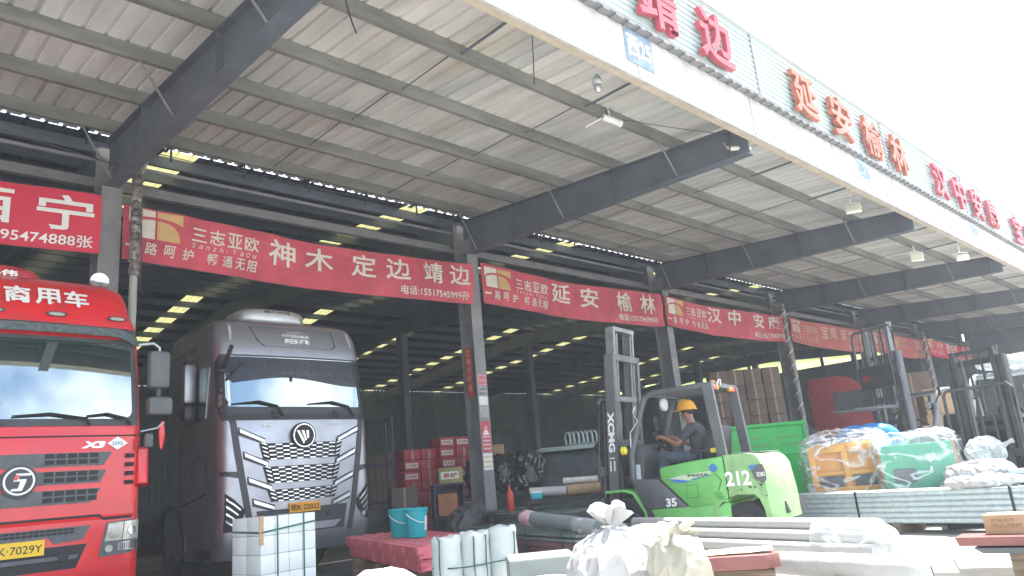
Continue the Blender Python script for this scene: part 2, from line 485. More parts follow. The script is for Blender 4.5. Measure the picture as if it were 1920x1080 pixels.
# sag rods between the canopy purlins
for k in range(len(COLX) - 1):
    for j, fr in enumerate((0.34, 0.67)):
        for i in range(len(PURY[:6]) - 1):
            xa = COLX[k] + 7.38 * fr
            MB().tube([(xa, PURY[i] + .07, zp(PURY[i]) + .14), (xa + .02, PURY[i + 1], zp(PURY[i + 1]) + .06)], .010 if i else .02, 5).build('sag_rod', m_rafter, wh)
# eave beam, tie tube and the pale sprinkler pipe under the eave
MB().box(((WX0 + WX1) / 2, 12.55, 6.42), (WX1 - WX0, .12, .16)).build('eave_beam', m_steel, wh, smooth=0)
mb = MB()
mb.tube([(WX0, 12.42, 6.78), (WX1, 12.42, 6.78)], .035, 8)
mb.build('eave_pipe', m_steel, wh)
for k in range(46):
    x = WX0 + 0.6 + 1.29 * k
    MB().box((x, 12.25, 7.166 + .0001 * k), (.05 + .04 * (k % 3), .24, .012)).box((x + .025, 12.14, 7.03), (.03, .02, .26)).build('pipe_clamp', m_dark, wh)
# fascia, drip edge, upper cladding
MB().box(((WX0 + WX1) / 2, 4.86, 6.40), (WX1 - WX0, .05, .70)).build('fascia', m_fascia, wh, smooth=0)
for k in range(20):
    MB().box((WX0 + 1.3 + 3.02 * k, 4.833, 6.40), (.012, .006, .69)).build('fascia_joint', m_steel, wh, smooth=0)
MB().box(((WX0 + WX1) / 2, 4.935, 6.062), (WX1 - WX0, .09, .022)).build('fascia_soffit', m_cream, wh, smooth=0)
mb = MB()
teeth = [(WX0, 6.79), (WX0, 6.765)]
x = WX0 + .1
while x < WX1 - .3:
    w = .07 + .09 * random.random()
    teeth += [(x, 6.765), (x, 6.735), (x + w, 6.735), (x + w, 6.765)]; x += .258
teeth += [(WX1, 6.765), (WX1, 6.79)]
mb.prism(teeth, 'Y', 4.72, 4.85)
mb.build('drip_edge', m_steel, wh, smooth=0)
prof = []
z = 6.795
while z < 8.06:
    prof += [(4.86, z), (4.86, z + .055), (4.842, z + .062), (4.842, z + .092), (4.86, z + .1)]
    z += .1
prof += [(4.86, 8.08), (4.92, 8.08), (4.92, 6.795)]
MB().prism(prof, 'X', WX0, WX1).build('parapet_cladding', m_clad, wh, smooth=0)
MB().box(((WX0 + WX1) / 2, 4.89, 8.095), (WX1 - WX0, .14, .028)).build('parapet_cap', m_clad, wh, smooth=0)
for k in range(9):
    MB().box((10.9 + 5.6 * (k - 2), 4.838, 7.43), (.03, .012, 1.25)).build('cladding_joint', m_steel, wh, smooth=0)
# walls: corrugated back wall and far end wall with a strip of translucent sheets, near end wall
def wall_profile(length, period=0.28):
    pts = []; x = 0
    while x < length - period:
        pts += [(x, 0), (x + .19, 0), (x + .205, .03), (x + .265, .03)]; x += period
    pts.append((length, 0))
    return pts
def corrugated_x(x0, y, z0, z1, length, name, m):
    bm = bmesh.new(); pr = wall_profile(length)
    a = [bm.verts.new((x0 + u, y + w, z0)) for u, w in pr]; b = [bm.verts.new((x0 + u, y + w, z1)) for u, w in pr]
    for i in range(len(pr) - 1): bm.faces.new((a[i], a[i + 1], b[i + 1], b[i]))
    mb = MB(); mb.bm.free(); mb.bm = bm; return mb.build(name, m, wh, smooth=0)
def corrugated_y(x, y0, z0, z1, length, name, m, top=None):
    bm = bmesh.new(); pr = wall_profile(length)
    a = [bm.verts.new((x + w, y0 + u, z0)) for u, w in pr]; b = [bm.verts.new((x + w, y0 + u, top(y0 + u) if top else z1)) for u, w in pr]
    for i in range(len(pr) - 1): bm.faces.new((a[i], a[i + 1], b[i + 1], b[i]))
    mb = MB(); mb.bm.free(); mb.bm = bm; return mb.build(name, m, wh, smooth=0)
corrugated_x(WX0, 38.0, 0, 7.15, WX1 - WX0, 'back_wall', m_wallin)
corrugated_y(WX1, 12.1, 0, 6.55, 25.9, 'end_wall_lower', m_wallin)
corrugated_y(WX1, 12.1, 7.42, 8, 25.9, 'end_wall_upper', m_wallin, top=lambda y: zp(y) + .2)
for y0, y1 in ((12.5, 14.9), (15.1, 18.35), (18.5, 20.25), (20.5, 22.6), (23.0, 25.4), (25.6, 28.5), (28.7, 31.6), (31.8, 34.7), (34.9, 37.8)):
    MB().box((WX1 + .01, (y0 + y1) / 2, 6.985), (.012, y1 - y0, .86)).build('wall_light_strip', m_win, wh, smooth=0)
for y in (12.3, 15.0, 18.42, 20.37, 22.8, 25.5, 28.6, 31.7, 34.8, 37.9):
    MB().box((WX1 - .03, y, 3.7), (.1, .2, 7.4)).build('wall_post', m_rafter, wh, smooth=0)
for z in (1.2, 2.6, 4.0, 5.4, 6.52, 7.44):
    MB().box((WX1 - .11, 25, z), (.06, 25.8, .1)).build('wall_girt', m_rafter, wh, smooth=0)
for z in (1.3, 2.7, 4.1, 5.5):
    MB().box(((WX0 + WX1) / 2, 37.93, z), (WX1 - WX0 - .3, .08, .12)).build('wall_girt', m_rafter, wh, smooth=0)
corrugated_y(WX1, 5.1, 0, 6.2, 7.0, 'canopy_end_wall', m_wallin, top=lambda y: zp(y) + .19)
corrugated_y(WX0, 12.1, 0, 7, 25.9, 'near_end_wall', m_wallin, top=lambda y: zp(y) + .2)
# thin cables sagging under the roof
def sagline(p, q, sag, n=10):
    p = Vector(p); q = Vector(q)
    return [p.lerp(q, i / n) - Vector((0, 0, sag * 4 * (i / n) * (1 - i / n))) for i in range(n + 1)]
for p, q, sg, r in (((3.3, 11.3, 6.6), (10.3, 10.9, 6.7), .12, .008), ((5.6, 4.95, 6.5), (6.9, 6.2, 6.45), .02, .008), ((8.6, 6.3, 6.5), (11.2, 5.0, 6.3), .04, .007), ((3.25, 5.3, 6.2), (4.3, 6.6, 6.45), .12, .010), ((-3, 10.5, 6.72), (3.1, 11.4, 6.3), .05, .008)):
    MB().tube(sagline(p, q, sg), r, 5).build('cable', m_dark, wh)

# ------------------------------------------------------------------ raised red letters on the parapet
m_red_letter = mat('faded red sign letter', (0.50, 0.08, 0.11), 0.45, var=0.12)
m_orange_letter = mat('faded orange red sign letter', (0.54, 0.16, 0.10), 0.45, var=0.25, scale=1.5)
def raised_sign(chars, label, m):
    t = thing('raised_letter_sign', label, 'sign', (chars[0][1], 4.83, 6.95), group='raised red place names along the parapet')
    for ch, x in chars:
        x -= chars[0][1]
        tb = TB().add(ch, x, 0, x + .93, .88, lambda u, v, d: (u, -.07 - d, v), bold=0.018, depth=0.085)
        tb.build('character', m, t)
raised_sign([('靖', 7.52), ('边', 9.03)], 'pair of pinkish red raised characters, the first sign from the left on the parapet', m_red_letter)
raised_sign([('延', 12.02), ('安', 13.57), ('榆', 15.12), ('林', 16.6)], 'four orange tinted raised characters in the middle of the parapet', m_orange_letter)
raised_sign([('汉', 19.35), ('中', 20.85), ('安', 22.4), ('康', 23.9)], 'four deep red raised characters right of the orange ones on the parapet', m_red_letter)
raised_sign([('宝', 26.7), ('鸡', 28.2), ('商', 31.2), ('洛', 32.7)], 'farthest raised characters on the parapet, the last at the right edge of the photo', m_red_letter)

m_plate_blue = mat('faded blue number plate', (0.24, 0.33, 0.44), 0.5, var=0.25, scale=6)
m_plate_pale = mat('pale bleached number plate', (0.45, 0.55, 0.65), 0.5, var=0.2, scale=6)
for x, txt, lab, mm, mt in ((7.2, '西25', 'faded blue bay number plate reading 西25 on the white fascia', m_plate_blue, m_white),
                        (14.6, '西26', 'pale bleached bay number plate below the orange characters on the fascia', m_plate_pale, m_plate_blue),
                        (22.0, '西27', 'far small bay number plate on the fascia under the deep red characters', m_plate_pale, m_plate_blue)):
    t = thing('bay_number_plate', lab, 'sign', (x, 4.83, 6.24), group='bay number plates on the fascia')
    MB().box((.3, 0, .25), (.6, .012, .5), bev=.003).build('plate', mm, t, smooth=0)
    TB().add(txt, .04, .1, .56, .42, front(-.006), bold=.03).build('lettering', mt, t)

# ------------------------------------------------------------------ banners between the columns
m_banner = mat('red banner cloth', (0.62, 0.08, 0.115), 0.6, var=0.2, scale=1.2, bump=0.15, bscale=8)
m_banner_new = mat('bright red banner cloth', (0.64, 0.03, 0.07), 0.6, var=0.06, scale=1.2, bump=0.1, bscale=8)
m_banner_old = mat('sun bleached red banner cloth', (0.45, 0.10, 0.09), 0.7, var=0.12, scale=1.2, bump=0.15, bscale=8)
m_btext = mat('off white banner print', (0.72, 0.67, 0.60), 0.6, var=0.08)
m_btext_old = mat('faded banner print', (0.55, 0.36, 0.28), 0.6, var=0.1)
m_gold = mat('gold banner print', (0.62, 0.40, 0.16), 0.6, var=0.08)
def banner(x0, x1, label, main, phone, mcloth, mtext, emblem=True, z0=4.98, z1=5.9, seed=0, phone_box=None):
    W = x1 - x0; Hh = z1 - z0
    t = thing('banner', label, 'banner', (x0, 11.8, z0), group='red banners hung between the loading bay columns')
    def F(u, v, d=0.0, off=0.0):
        s = u / W
        sag = -.10 * 4 * s * (1 - s)
        y = .035 * math.sin(u * 1.7 + seed) + .05 * mnoise.noise(Vector((u * .9, v * 2.2, seed * 3.3))) + .03 * mnoise.noise(Vector((u * 2.6 + v * 1.5, v * 1.2, seed))) + .02 * math.sin(u * .5 + v * 3)
        return (u, y - off, v * (1 + .03 * math.sin(s * 5 + seed)) + sag)
    bm = bmesh.new(); nu, nv = 110, 10
    g = [[bm.verts.new(F(W * i / nu, Hh * j / nv)) for j in range(nv + 1)] for i in range(nu + 1)]
    for i in range(nu):
        for j in range(nv): bm.faces.new((g[i][j], g[i + 1][j], g[i + 1][j + 1], g[i][j + 1]))
    mb = MB(); mb.bm.free(); mb.bm = bm
    mb.build('cloth', mcloth, t, smooth=80)
    f = lambda u, v, d: F(u, v, 0, .016)
    f2 = lambda u, v, d: F(u, v, 0, .020)
    tb = TB()
    for ch, u, u2, v, v2 in main: tb.add(ch, u, v, u2, v2, f, bold=.016)
    if phone:
        tb.add(phone, *phone_box, f, bold=.012)
    if emblem:
        k = W / 7.1
        for j, ch in enumerate('三志亚欧'): tb.add(ch, (1.03 + .295 * j) * k, .50, (1.03 + .295 * j + .25) * k, .50 + (.25 if ch != '三' else .22), f, bold=.012)
        for j, ch in enumerate('SanzhiYaOu'): tb.add(ch, (1.03 + .115 * j) * k, .385, (1.03 + .115 * j + (.07 if ch != 'i' else .03)) * k, .45 + (.02 if ch in 'ShYO' else 0), f, bold=.0, shear=.3)
        us = [.31, .60, .88, 1.28, 1.52, 1.74, 1.96]
        tb.add('一', .04 * k, .22, .22 * k, .26, f, bold=.02)
        for u, ch in zip(us, '路呵护畅通无阻'): tb.add(ch, u * k, .13, (u + .19) * k, .34, f, bold=.012, shear=.2)
    tb.build('lettering', mtext, t)
    if emblem:
        tw = TB(); tg = TB()
        e = .80
        def arc(u): return .60 + .14 * math.sqrt(max(0, 1 - ((u - .62) / .52) ** 2))
        N = 8
        def strip(tbx, ua, ub, lo, hi):
            for i in range(N):
                a = ua + (ub - ua) * i / N; b = ua + (ub - ua) * (i + 1) / N
                tbx.quad([(a * k * e, lo(a)), (b * k * e, lo(b)), (b * k * e, hi(b)), (a * k * e, hi(a))], f)
        strip(tw, .10, .58, lambda u: arc(u) + .02, lambda u: .86)
        strip(tw, .14, .58, lambda u: .40, lambda u: arc(u) - .03)
        strip(tg, .62, 1.10, lambda u: arc(u) + .02, lambda u: .86)
        strip(tg, .62, 1.06, lambda u: .40, lambda u: .40 + (arc(u) - .43) * math.sqrt(max(0.02, 1 - ((u - .62) / .46) ** 4)))
        tw.build('emblem_white', mtext, t); tg.build('emblem_gold', m_gold if mtext is m_btext else m_btext_old, t)
    mb = MB()
    mb.tube([F(W * i / 20, Hh * 1.0 + .01) for i in range(21)], .008, 5)
    mb.tube([F(W * i / 20, -.01) for i in range(21)], .008, 5)
    mb.build('hanging_rope', m_dark, t)
ph = '电话:15517545999孙'
banner(-4.0, 3.0, 'bright red banner with the two largest white characters, left of the first grey column', [('西', 5.10, 5.86, .32, .84), ('宁', 6.14, 6.9, .30, .86)], '595474888张', m_banner_new, m_white, False, 5.0, 5.95, 1, (5.62, .06, 6.9, .25))
banner(3.32, 10.45, 'widest red banner with six white characters and gold emblem above the grey truck', [('神', 2.36, 2.89, .33, .80), ('木', 3.08, 3.65, .35, .80), ('定', 4.04, 4.59, .35, .80), ('边', 4.8, 5.37, .36, .80), ('靖', 5.73, 6.28, .38, .83), ('边', 6.47, 7.04, .39, .82)], ph, m_banner, m_btext, True, 4.97, 5.86, 2, (5.14, .08, 7.0, .26))
banner(10.72, 17.6, 'second red banner from the grey truck, above the raised mast of the green forklift', [('延', 2.25, 2.95, .36, .86), ('安', 3.3, 3.97, .34, .86), ('榆', 4.72, 5.4, .33, .86), ('林', 5.8, 6.48, .33, .87)], ph, m_banner, m_btext, True, 5.02, 5.95, 3, (4.73, .08, 6.6, .26))
banner(17.72, 25.0, 'red banner with four white characters above the bright green container', [('汉', 2.27, 3.0, .40, .87), ('中', 3.45, 4.15, .40, .90), ('安', 4.98, 5.7, .40, .86), ('康', 6.08, 6.87, .40, .87)], ph, m_banner, m_btext, True, 5.05, 5.95, 4, (5.0, .08, 7.1, .28))
banner(25.35, 32.4, 'sun bleached red banner with faded print, just right of the banner over the container', [('宝', 2.45, 3.05, .37, .86), ('鸡', 3.2, 3.8, .37, .86), ('商', 4.2, 4.8, .37, .86), ('洛', 4.95, 5.55, .37, .86), ('韩', 5.75, 6.3, .37, .86), ('城', 6.4, 6.95, .37, .86)], ph, m_banner_old, m_btext_old, True, 5.08, 6.0, 5, (5.0, .08, 6.9, .26))
banner(32.75, 39.8, 'faded red banner behind the raised mast of the far forklift', [('铜', 2.5, 3.2, .37, .86), ('川', 3.4, 4.1, .37, .86), ('渭', 5.2, 5.9, .37, .86), ('南', 6.1, 6.8, .37, .86)], ph, m_banner_old, m_btext_old, True, 5.15, 6.1, 6, (5.0, .08, 6.9, .26))
banner(40.1, 46.6, 'rightmost red banner with bright white characters by the end wall', [('西', 2.4, 3.0, .3, .8), ('安', 3.15, 3.75, .3, .8), ('西', 3.9, 4.5, .3, .8), ('咸', 5.1, 5.7, .3, .8), ('阳', 5.9, 6.4, .3, .8)], ph, m_banner_new, m_btext, True, 5.35, 6.15, 7, (4.4, .06, 6.4, .2))

# ------------------------------------------------------------------ downpipes in front of columns
m_foil = mat('crinkled foil lagging', (0.42, 0.38, 0.37), 0.4, 0.5, var=0.45, scale=14, bump=0.8, bscale=18)
m_pvc = mat('grey plastic pipe', (0.42, 0.42, 0.38), 0.45, var=0.1)
m_band = mat('brown and white wound lagging', (0.35, 0.31, 0.28), 0.5, var=0.5, scale=20)
t = thing('downpipe', 'grey downpipe lagged with crinkled foil beside the left column', 'pipe', (3.44, 11.62, 0), group='rain downpipes in front of the columns')
MB().tube([(0, 0, 0.0), (0, 0, 4.7)], .06, 12).build('pipe', m_pvc, t)
mb = MB()
for i in range(34):
    z = 4.65 + i * .05
    mb.cyl((random.uniform(-.008, .008), random.uniform(-.008, .008), z), (random.uniform(-.008, .008), random.uniform(-.008, .008), z + .055), .085 + random.uniform(-.01, .008), .08 + random.uniform(-.012, .008), n=12)
mb.build('lagging', m_foil, t, smooth=20)
MB().tube([(.02, 0, 6.3), (.1, .1, 6.5), (.2, .3, 6.75)], .05, 8).build('inlet_bend', m_pvc, t)
MB().tube([(.0, -.09, 5.75), (.05, -.1, 5.5), (.08, -.1, 4.9), (.06, -.1, 4.4), (.25, -.1, 4.25)], .007, 5).build('tie_wire', m_dark, t)
for x, lab in ((24.5, 'downpipe wound with pale spiral banding beside the green container'), (38.6, 'far downpipe with pale spiral banding behind the red lorry')):
    t = thing('downpipe', lab, 'pipe', (x, 11.55, 0), group='rain downpipes in front of the columns')
    MB().tube([(0, 0, 0), (0, 0, 6.3)], .075, 10).build('pipe', m_band, t)
    mb = MB()
    for i in range(150):
        a = i * .55; b = (i + 1) * .55
        z = .2 + i * .04
        mb.tube([(.08 * math.cos(a), .08 * math.sin(a), z), (.082 * math.cos((a + b) / 2), .082 * math.sin((a + b) / 2), z + .02), (.08 * math.cos(b), .08 * math.sin(b), z + .04)], .018, 5)
    mb.build('spiral_banding', m_white, t)

# ------------------------------------------------------------------ lamps and camera under the canopy
m_lampglass = mat('lamp glass', (0.75, 0.70, 0.55), 0.25, var=0.05)
def flood(loc, yaw, label, tilt=-35, s=1.0):
    t = thing('floodlight', label, 'floodlight', loc, yaw, 'floodlights under the canopy edge')
    R = Matrix.Rotation(rad(tilt), 3, 'X')
    MB().box((0, 0, 0), (.30 * s, .05, .24 * s), R, bev=.01).build('lamp_housing', m_white, t)
    o = MB().box(R @ Vector((0, -.031, 0)), (.26 * s, .012, .20 * s), R).build('lamp_glass', m_lampglass, t, smooth=0)
    mb = MB()
    mb.tube([(-.16 * s, 0, 0), (-.17 * s, .06, .12), (0, .08, .16), (.17 * s, .06, .12), (.16 * s, 0, 0)], .012, 6)
    mb.tube([(0, .08, .16), (0, .08, .32)], .014, 6)
    mb.build('bracket', m_white, t)
flood((10.62, 5.25, 6.08), -40, 'square cream floodlight at the tip of the rafter above the green forklift', -55, 1.15)
flood((15.2, 5.3, 5.93), -60, 'tilted white floodlight under the next rafter tip to the right', -30)
flood((19.6, 5.6, 5.62), -60, 'small cream floodlight facing forward near the third rafter tip', -20)
flood((21.1, 5.0, 5.66), -60, 'small floodlight hanging right at the fascia near the third rafter tip', -45)
t = thing('security_camera', 'white bullet security camera hanging below the canopy purlin', 'camera', (8.62, 6.25, 6.46), -20)
MB().cyl((-.13, 0, .0), (.15, 0, -.07), .055, n=14).build('camera_body', m_white, t)
MB().cyl((.15, 0, -.07), (.2, 0, -.083), .062, .05, n=14).build('sun_hood', m_white, t)
MB().tube([(0, 0, .0), (0, .02, .12), (0, .05, .2)], .02, 8).build('bracket', m_chrome, t)
MB().tube([(-.15, 0, -.02), (-.45, .02, -.2)], .012, 6).build('cable', m_white, t)
t = thing('lamp_holder', 'small bare lamp holder hanging under the canopy near the fascia', 'lamp', (7.2, 5.35, 6.08))
MB().lathe([(.02, .2), (.05, .16), (.075, .1), (.06, .06)], n=14).build('lamp_shade', m_galv, t)
MB().lathe([(.045, .07), (.05, 0), (.02, -.06)], n=14).build('bulb', m_chrome, t)

# ------------------------------------------------------------------ posters on the second column
m_poster_red = mat('red poster paper', (0.62, 0.08, 0.10), 0.6, var=0.1, scale=8)
m_poster_pink = mat('pink poster paper', (0.72, 0.35, 0.36), 0.6, var=0.1, scale=8)
m_poster_grey = mat('grey notice paper', (0.45, 0.45, 0.44), 0.6, var=0.2, scale=10)
m_poster_yel = mat('yellow sticker', (0.65, 0.45, 0.08), 0.6, var=0.1)
cx = 10.53
def poster(z0, z1, m, name, label, rows=0, mt=None, w=.24):
    t = thing(name, label, 'poster', (cx, 11.857, z0))
    MB().box((0, 0, (z1 - z0) / 2), (w, .004, z1 - z0)).build('paper', m, t, smooth=0)
    if rows:
        tb = TB()
        h = (z1 - z0)
        for i in range(rows):
            a = .06 + (.9 / rows) * i
            if name == 'portrait_poster' and i >= rows - 3: continue
            tb.add('货运物流专线', -w * .44, h * (a + .15 / rows), w * .44, h * (a + .62 / rows), front(-.002), bold=.02)
        tb.build('lettering', mt or m_white, t)
    return t
poster(3.18, 3.42, m_poster_pink, 'notice', 'pink notice at the top of the row on the second column', 2, m_poster_red)
poster(2.96, 3.16, m_poster_grey, 'notice', 'grey notice with dark print below the pink one on the second column', 2, m_dark)
poster(2.76, 2.95, m_white, 'notice', 'plain white notice in the row on the second column', 0)
poster(2.50, 2.74, m_poster_grey, 'notice', 'grey notice with a white tick mark on the second column', 0)
t = poster(1.78, 2.42, m_poster_red, 'portrait_poster', 'tall red recruitment poster with a small portrait on the second column', 7)
MB().lathe([(.001, -.003), (.05, -.003), (.05, -.006), (.001, -.006)], (0, 0, .50), 'Y', 18).build('portrait_head', m_poster_pink, t)
MB().prism([(-.09, .36), (.09, .36), (.05, .45), (-.05, .45)], 'Y', -.006, -.003).build('portrait_shoulders', m_white, t, smooth=0)
poster(1.42, 1.76, m_white, 'notice', 'white sticker with dark and yellow print, lowest notice on the second column', 3, m_poster_yel)
t = thing('couplet_strip', 'narrow dark red paper strip with vertical writing on the side of the second column', 'poster', (10.372, 12.07, 3.0))
MB().box((0, 0, .5), (.004, .2, 1.05)).build('paper', m_poster_red, t, smooth=0)
tb = TB()
for i, ch in enumerate('生意兴隆通'): tb.add(ch, -.07, .84 - .19 * i, .07, .98 - .19 * i, left_side(-.002), bold=.02)
tb.build('lettering', m_gold, t)

# ================================================================== trucks
def interp(tab, z):
    if z <= tab[0][0]: return tab[0][1]
    for (a, va), (b, vb) in zip(tab, tab[1:]):
        if z <= b: return va + (vb - va) * (z - a) / (b - a)
    return tab[-1][1]

class CabShell:
    """cab skin: a front profile (set-back by height), half width by height and a corner radius"""
    def __init__(self, prof, width, rcorner, crown, depth):
        self.p, self.w, self.r, self.c, self.d = prof, width, rcorner, crown, depth
    def y(self, x, z):
        w = interp(self.w, z); ax = min(abs(x), w - 1e-4)
        v = interp(self.p, z) + self.c * (ax / w) ** 2
        e = ax - (w - self.r)
        if e > 0: v += self.r - math.sqrt(max(0, self.r ** 2 - e ** 2))
        return v
    def skin(self, zs, name, m, parent):
        bm = bmesh.new(); rings = []
        for z in zs:
            w = interp(self.w, z)
            xs = [-w + 2 * w * (0.5 - 0.5 * math.cos(math.pi * i / 28)) for i in range(29)]
            ring = [bm.verts.new((x, self.y(x, z), z)) for x in xs]
            ring += [bm.verts.new((w, self.d - .15, z)), bm.verts.new((w - .12, self.d, z)), bm.verts.new((-w + .12, self.d, z)), bm.verts.new((-w, self.d - .15, z))]
            rings.append(ring)
        n = len(rings[0])
        for a, b in zip(rings, rings[1:]):
            for k in range(n): bm.faces.new((a[k], a[(k + 1) % n], b[(k + 1) % n], b[k]))
        bm.faces.new(rings[0][::-1]); bm.faces.new(rings[-1])
        mb = MB(); mb.bm.free(); mb.bm = bm
        return mb.build(name, m, parent, smooth=32)
    def patch(self, polys, off, name, m, parent, thick=.02, cut=.12, smooth=30, label=None):
        """panel(s) lying on the front skin, outline in (x, z)"""
        bm = bmesh.new()
        if not isinstance(polys[0][0], (tuple, list)): polys = [polys]
        for poly in polys:
            bm.faces.new([bm.verts.new((x, 0, z)) for x, z in poly])
        bmesh.ops.triangulate(bm, faces=bm.faces[:])
        for _ in range(5):
            es = [e for e in bm.edges if e.calc_length() > cut]
            if not es: break
            bmesh.ops.subdivide_edges(bm, edges=es, cuts=1)
            bmesh.ops.triangulate(bm, faces=[f for f in bm.faces if len(f.verts) > 3])
        bmesh.ops.recalc_face_normals(bm, faces=bm.faces)
        if bm.faces[:] and sum(f.normal.y for f in bm.faces) > 0: bmesh.ops.reverse_faces(bm, faces=bm.faces[:])
        edges = [e for e in bm.edges if e.is_boundary]
        for v in bm.verts: v.co.y = self.y(v.co.x, v.co.z) - off
        r = bmesh.ops.extrude_edge_only(bm, edges=edges)
        for g in r['geom']:
            if isinstance(g, bmesh.types.BMVert): g.co.y += thick
        bmesh.ops.recalc_face_normals(bm, faces=bm.faces)
        mb = MB(); mb.bm.free(); mb.bm = bm
        return mb.build(name, m, parent, smooth=smooth, label=label)
    def on(self, off=.02):
        return lambda u, v, d: (u, self.y(u, v) - off - d, v)

def mirror(poly): return [(-x, z) for x, z in poly][::-1]
def rrect(x0, z0, x1, z1, r, n=4):
    out = []
    for cx_, cz_, a0 in ((x1 - r, z1 - r, 0), (x0 + r, z1 - r, 90), (x0 + r, z0 + r, 180), (x1 - r, z0 + r, 270)):
        for i in range(n + 1):
            a = rad(a0 + 90 * i / n); out.append((cx_ + r * math.cos(a), cz_ + r * math.sin(a)))
    return out
def disc(cx_, cz_, r, n=28): return [(cx_ + r * math.cos(2 * math.pi * i / n), cz_ + r * math.sin(2 * math.pi * i / n)) for i in range(n)]
def wheel(parent, x, y, r, w, m_rim, side=1):
    """truck wheel standing at (x, y): tyre with tread grooves, rim and nuts as sub-parts"""
    mb = MB()
    pr = [(r * .58, -w * .42), (r * .80, -w * .5), (r * .95, -w * .46)]
    k = 5
    for i in range(k):
        a = -w * .42 + w * .84 * i / k; b = a + w * .84 / k
        pr += [(r, a + .004), (r, b - .018), (r * .965, b - .012), (r * .965, b - .002)]
    pr += [(r * .95, w * .46), (r * .80, w * .5), (r * .58, w * .42)]
    mb.lathe(pr, (x, y, r), 'X', 36)
    t = mb.build('wheel', m_black, parent, smooth=35)
    s = -side
    rb = MB().lathe([(r * .6, s * w * .40), (r * .56, s * w * .47), (r * .5, s * w * .30), (r * .3, s * w * .22), (r * .27, s * w * .48), (r * .12, s * w * .52), (.01, s * w * .52)], (x, y, r), 'X', 24)
    rb.build('rim', m_rim, t)
    nb = MB()
    for i in range(10):
        a = 2 * math.pi * i / 10
        p = Vector((x + s * w * .22, y + r * .4 * math.cos(a), r + r * .4 * math.sin(a)))
        nb.cyl(p, p + Vector((s * .05, 0, 0)), .018, n=6)
    nb.build('wheel_nuts', m_chrome, t)
    return t

m_red = mat('red truck paint', (0.68, 0.010, 0.016), 0.32, var=0.14, scale=3.5, coat=0.55, spec=0.5, tint=(0.56, 0.022, 0.028))
m_red_dusty = mat('dusty sun faded red truck paint', (0.50, 0.03, 0.045), 0.45, var=0.15, scale=4, coat=0.2)
m_glass = mat_glass('windscreen glass', (0.02, 0.035, 0.035), 0.33)
m_visor = mat('speckled dusty visor plastic', (0.09, 0.13, 0.14), 0.5, var=0.35, scale=28)
m_grille = mat('grey grille plastic', (0.10, 0.11, 0.12), 0.45, var=0.2, scale=10)
m_mesh = mat('black grille mesh', (0.012, 0.012, 0.014), 0.6, var=0.2)
m_yellow = mat('yellow licence plate', (0.80, 0.52, 0.02), 0.45, var=0.05)
m_yellow2 = mat('orange yellow licence plate', (0.75, 0.33, 0.02), 0.45, var=0.05)
m_ink = mat('black ink', (0.01, 0.01, 0.01), 0.6, var=0.1)
m_lamp = mat('clear lamp lens', (0.62, 0.62, 0.55), 0.15, 0.3, var=0.2, scale=12)
m_reflector = mat('silver lamp reflector', (0.70, 0.70, 0.70), 0.15, 0.9, var=0.2, scale=10)
m_mirrorgrey = mat('grey mirror housing', (0.115, 0.12, 0.125), 0.5, var=0.12)
m_rim = mat('dull steel rim', (0.11, 0.11, 0.115), 0.5, 0.3, var=0.3, scale=8)
m_under = mat('dirty chassis steel', (0.03, 0.03, 0.032), 0.7, var=0.3)

# ------------------------------------------------------------------ red truck on the left
rt = thing('heavy_truck', 'bright red truck with dark grille and yellow plate at the left edge', 'truck', (1.75, 9.4, 0), 0, 'trucks parked in the loading bays')
cab = CabShell([(.40, .05), (.5, .0), (1.14, .0), (1.18, .03), (2.05, .05), (2.2, .09), (3.2, .30), (3.40, .30), (3.58, .36), (3.68, .42), (3.92, .58), (4.04, .78)],
               [(.4, 1.24), (3.1, 1.25), (3.40, 1.22), (3.58, 1.15), (3.76, 1.15), (3.92, 1.11), (4.04, 1.0)], .13, .05, 2.25)
cab.skin([.40, .44, .5, .7, .95, 1.14, 1.18, 1.5, 1.8, 2.05, 2.2, 2.5, 2.9, 3.2, 3.40, 3.5, 3.58, 3.68, 3.8, 3.92, 3.98, 4.04], 'cab', m_red, rt)
cab.patch([(-1.19, 2.18), (1.19, 2.18), (1.21, 2.5), (1.18, 3.12), (1.12, 3.24), (-1.12, 3.24), (-1.18, 3.12), (-1.21, 2.5)], .012, 'windscreen_seal', m_dark, rt)
ws = rrect(-1.12, 2.26, 1.12, 3.19, .10)
cab.patch(ws, .022, 'windscreen', m_glass, rt, smooth=60)
# overhanging sun visor
mb = MB(); bm = mb.bm
N = 24; rows = []
for i in range(N + 1):
    x = -1.19 + 2.38 * i / N; k = abs(x) / 1.19
    drop = .0 + .10 * max(0, (k - .8) / .2) ** 1.5
    yt = cab.y(x, 3.40) - .01; yb = cab.y(x, 3.26) - .17 + .10 * k ** 4
    rows.append([bm.verts.new((x, yt, 3.405 - .02 * k)), bm.verts.new((x, yb - .03, 3.34 - drop)), bm.verts.new((x, yb, 3.255 - drop)), bm.verts.new((x, yb + .03, 3.255 - drop)), bm.verts.new((x, yt + .01, 3.34 - drop * .4))])
for a, b in zip(rows, rows[1:]):
    for j in range(5): bm.faces.new((a[j], b[j], b[(j + 1) % 5], a[(j + 1) % 5]))
bm.faces.new(rows[0]); bm.faces.new(rows[-1][::-1])
bmesh.ops.recalc_face_normals(bm, faces=bm.faces)
mb.build('sun_visor', m_visor, rt, smooth=30)
for x in (-.97, -.31, .31, .97):
    o = cab.patch([(x + .115 * math.cos(2 * math.pi * i / 16), 3.515 + .035 * math.sin(2 * math.pi * i / 16)) for i in range(16)], .018, 'marker_lamp', m_dark, rt)
    cab.patch([(x + .085 * math.cos(2 * math.pi * i / 16), 3.512 + .022 * math.sin(2 * math.pi * i / 16)) for i in range(16)], .026, 'lens', m_lamp, o)
tb = TB()
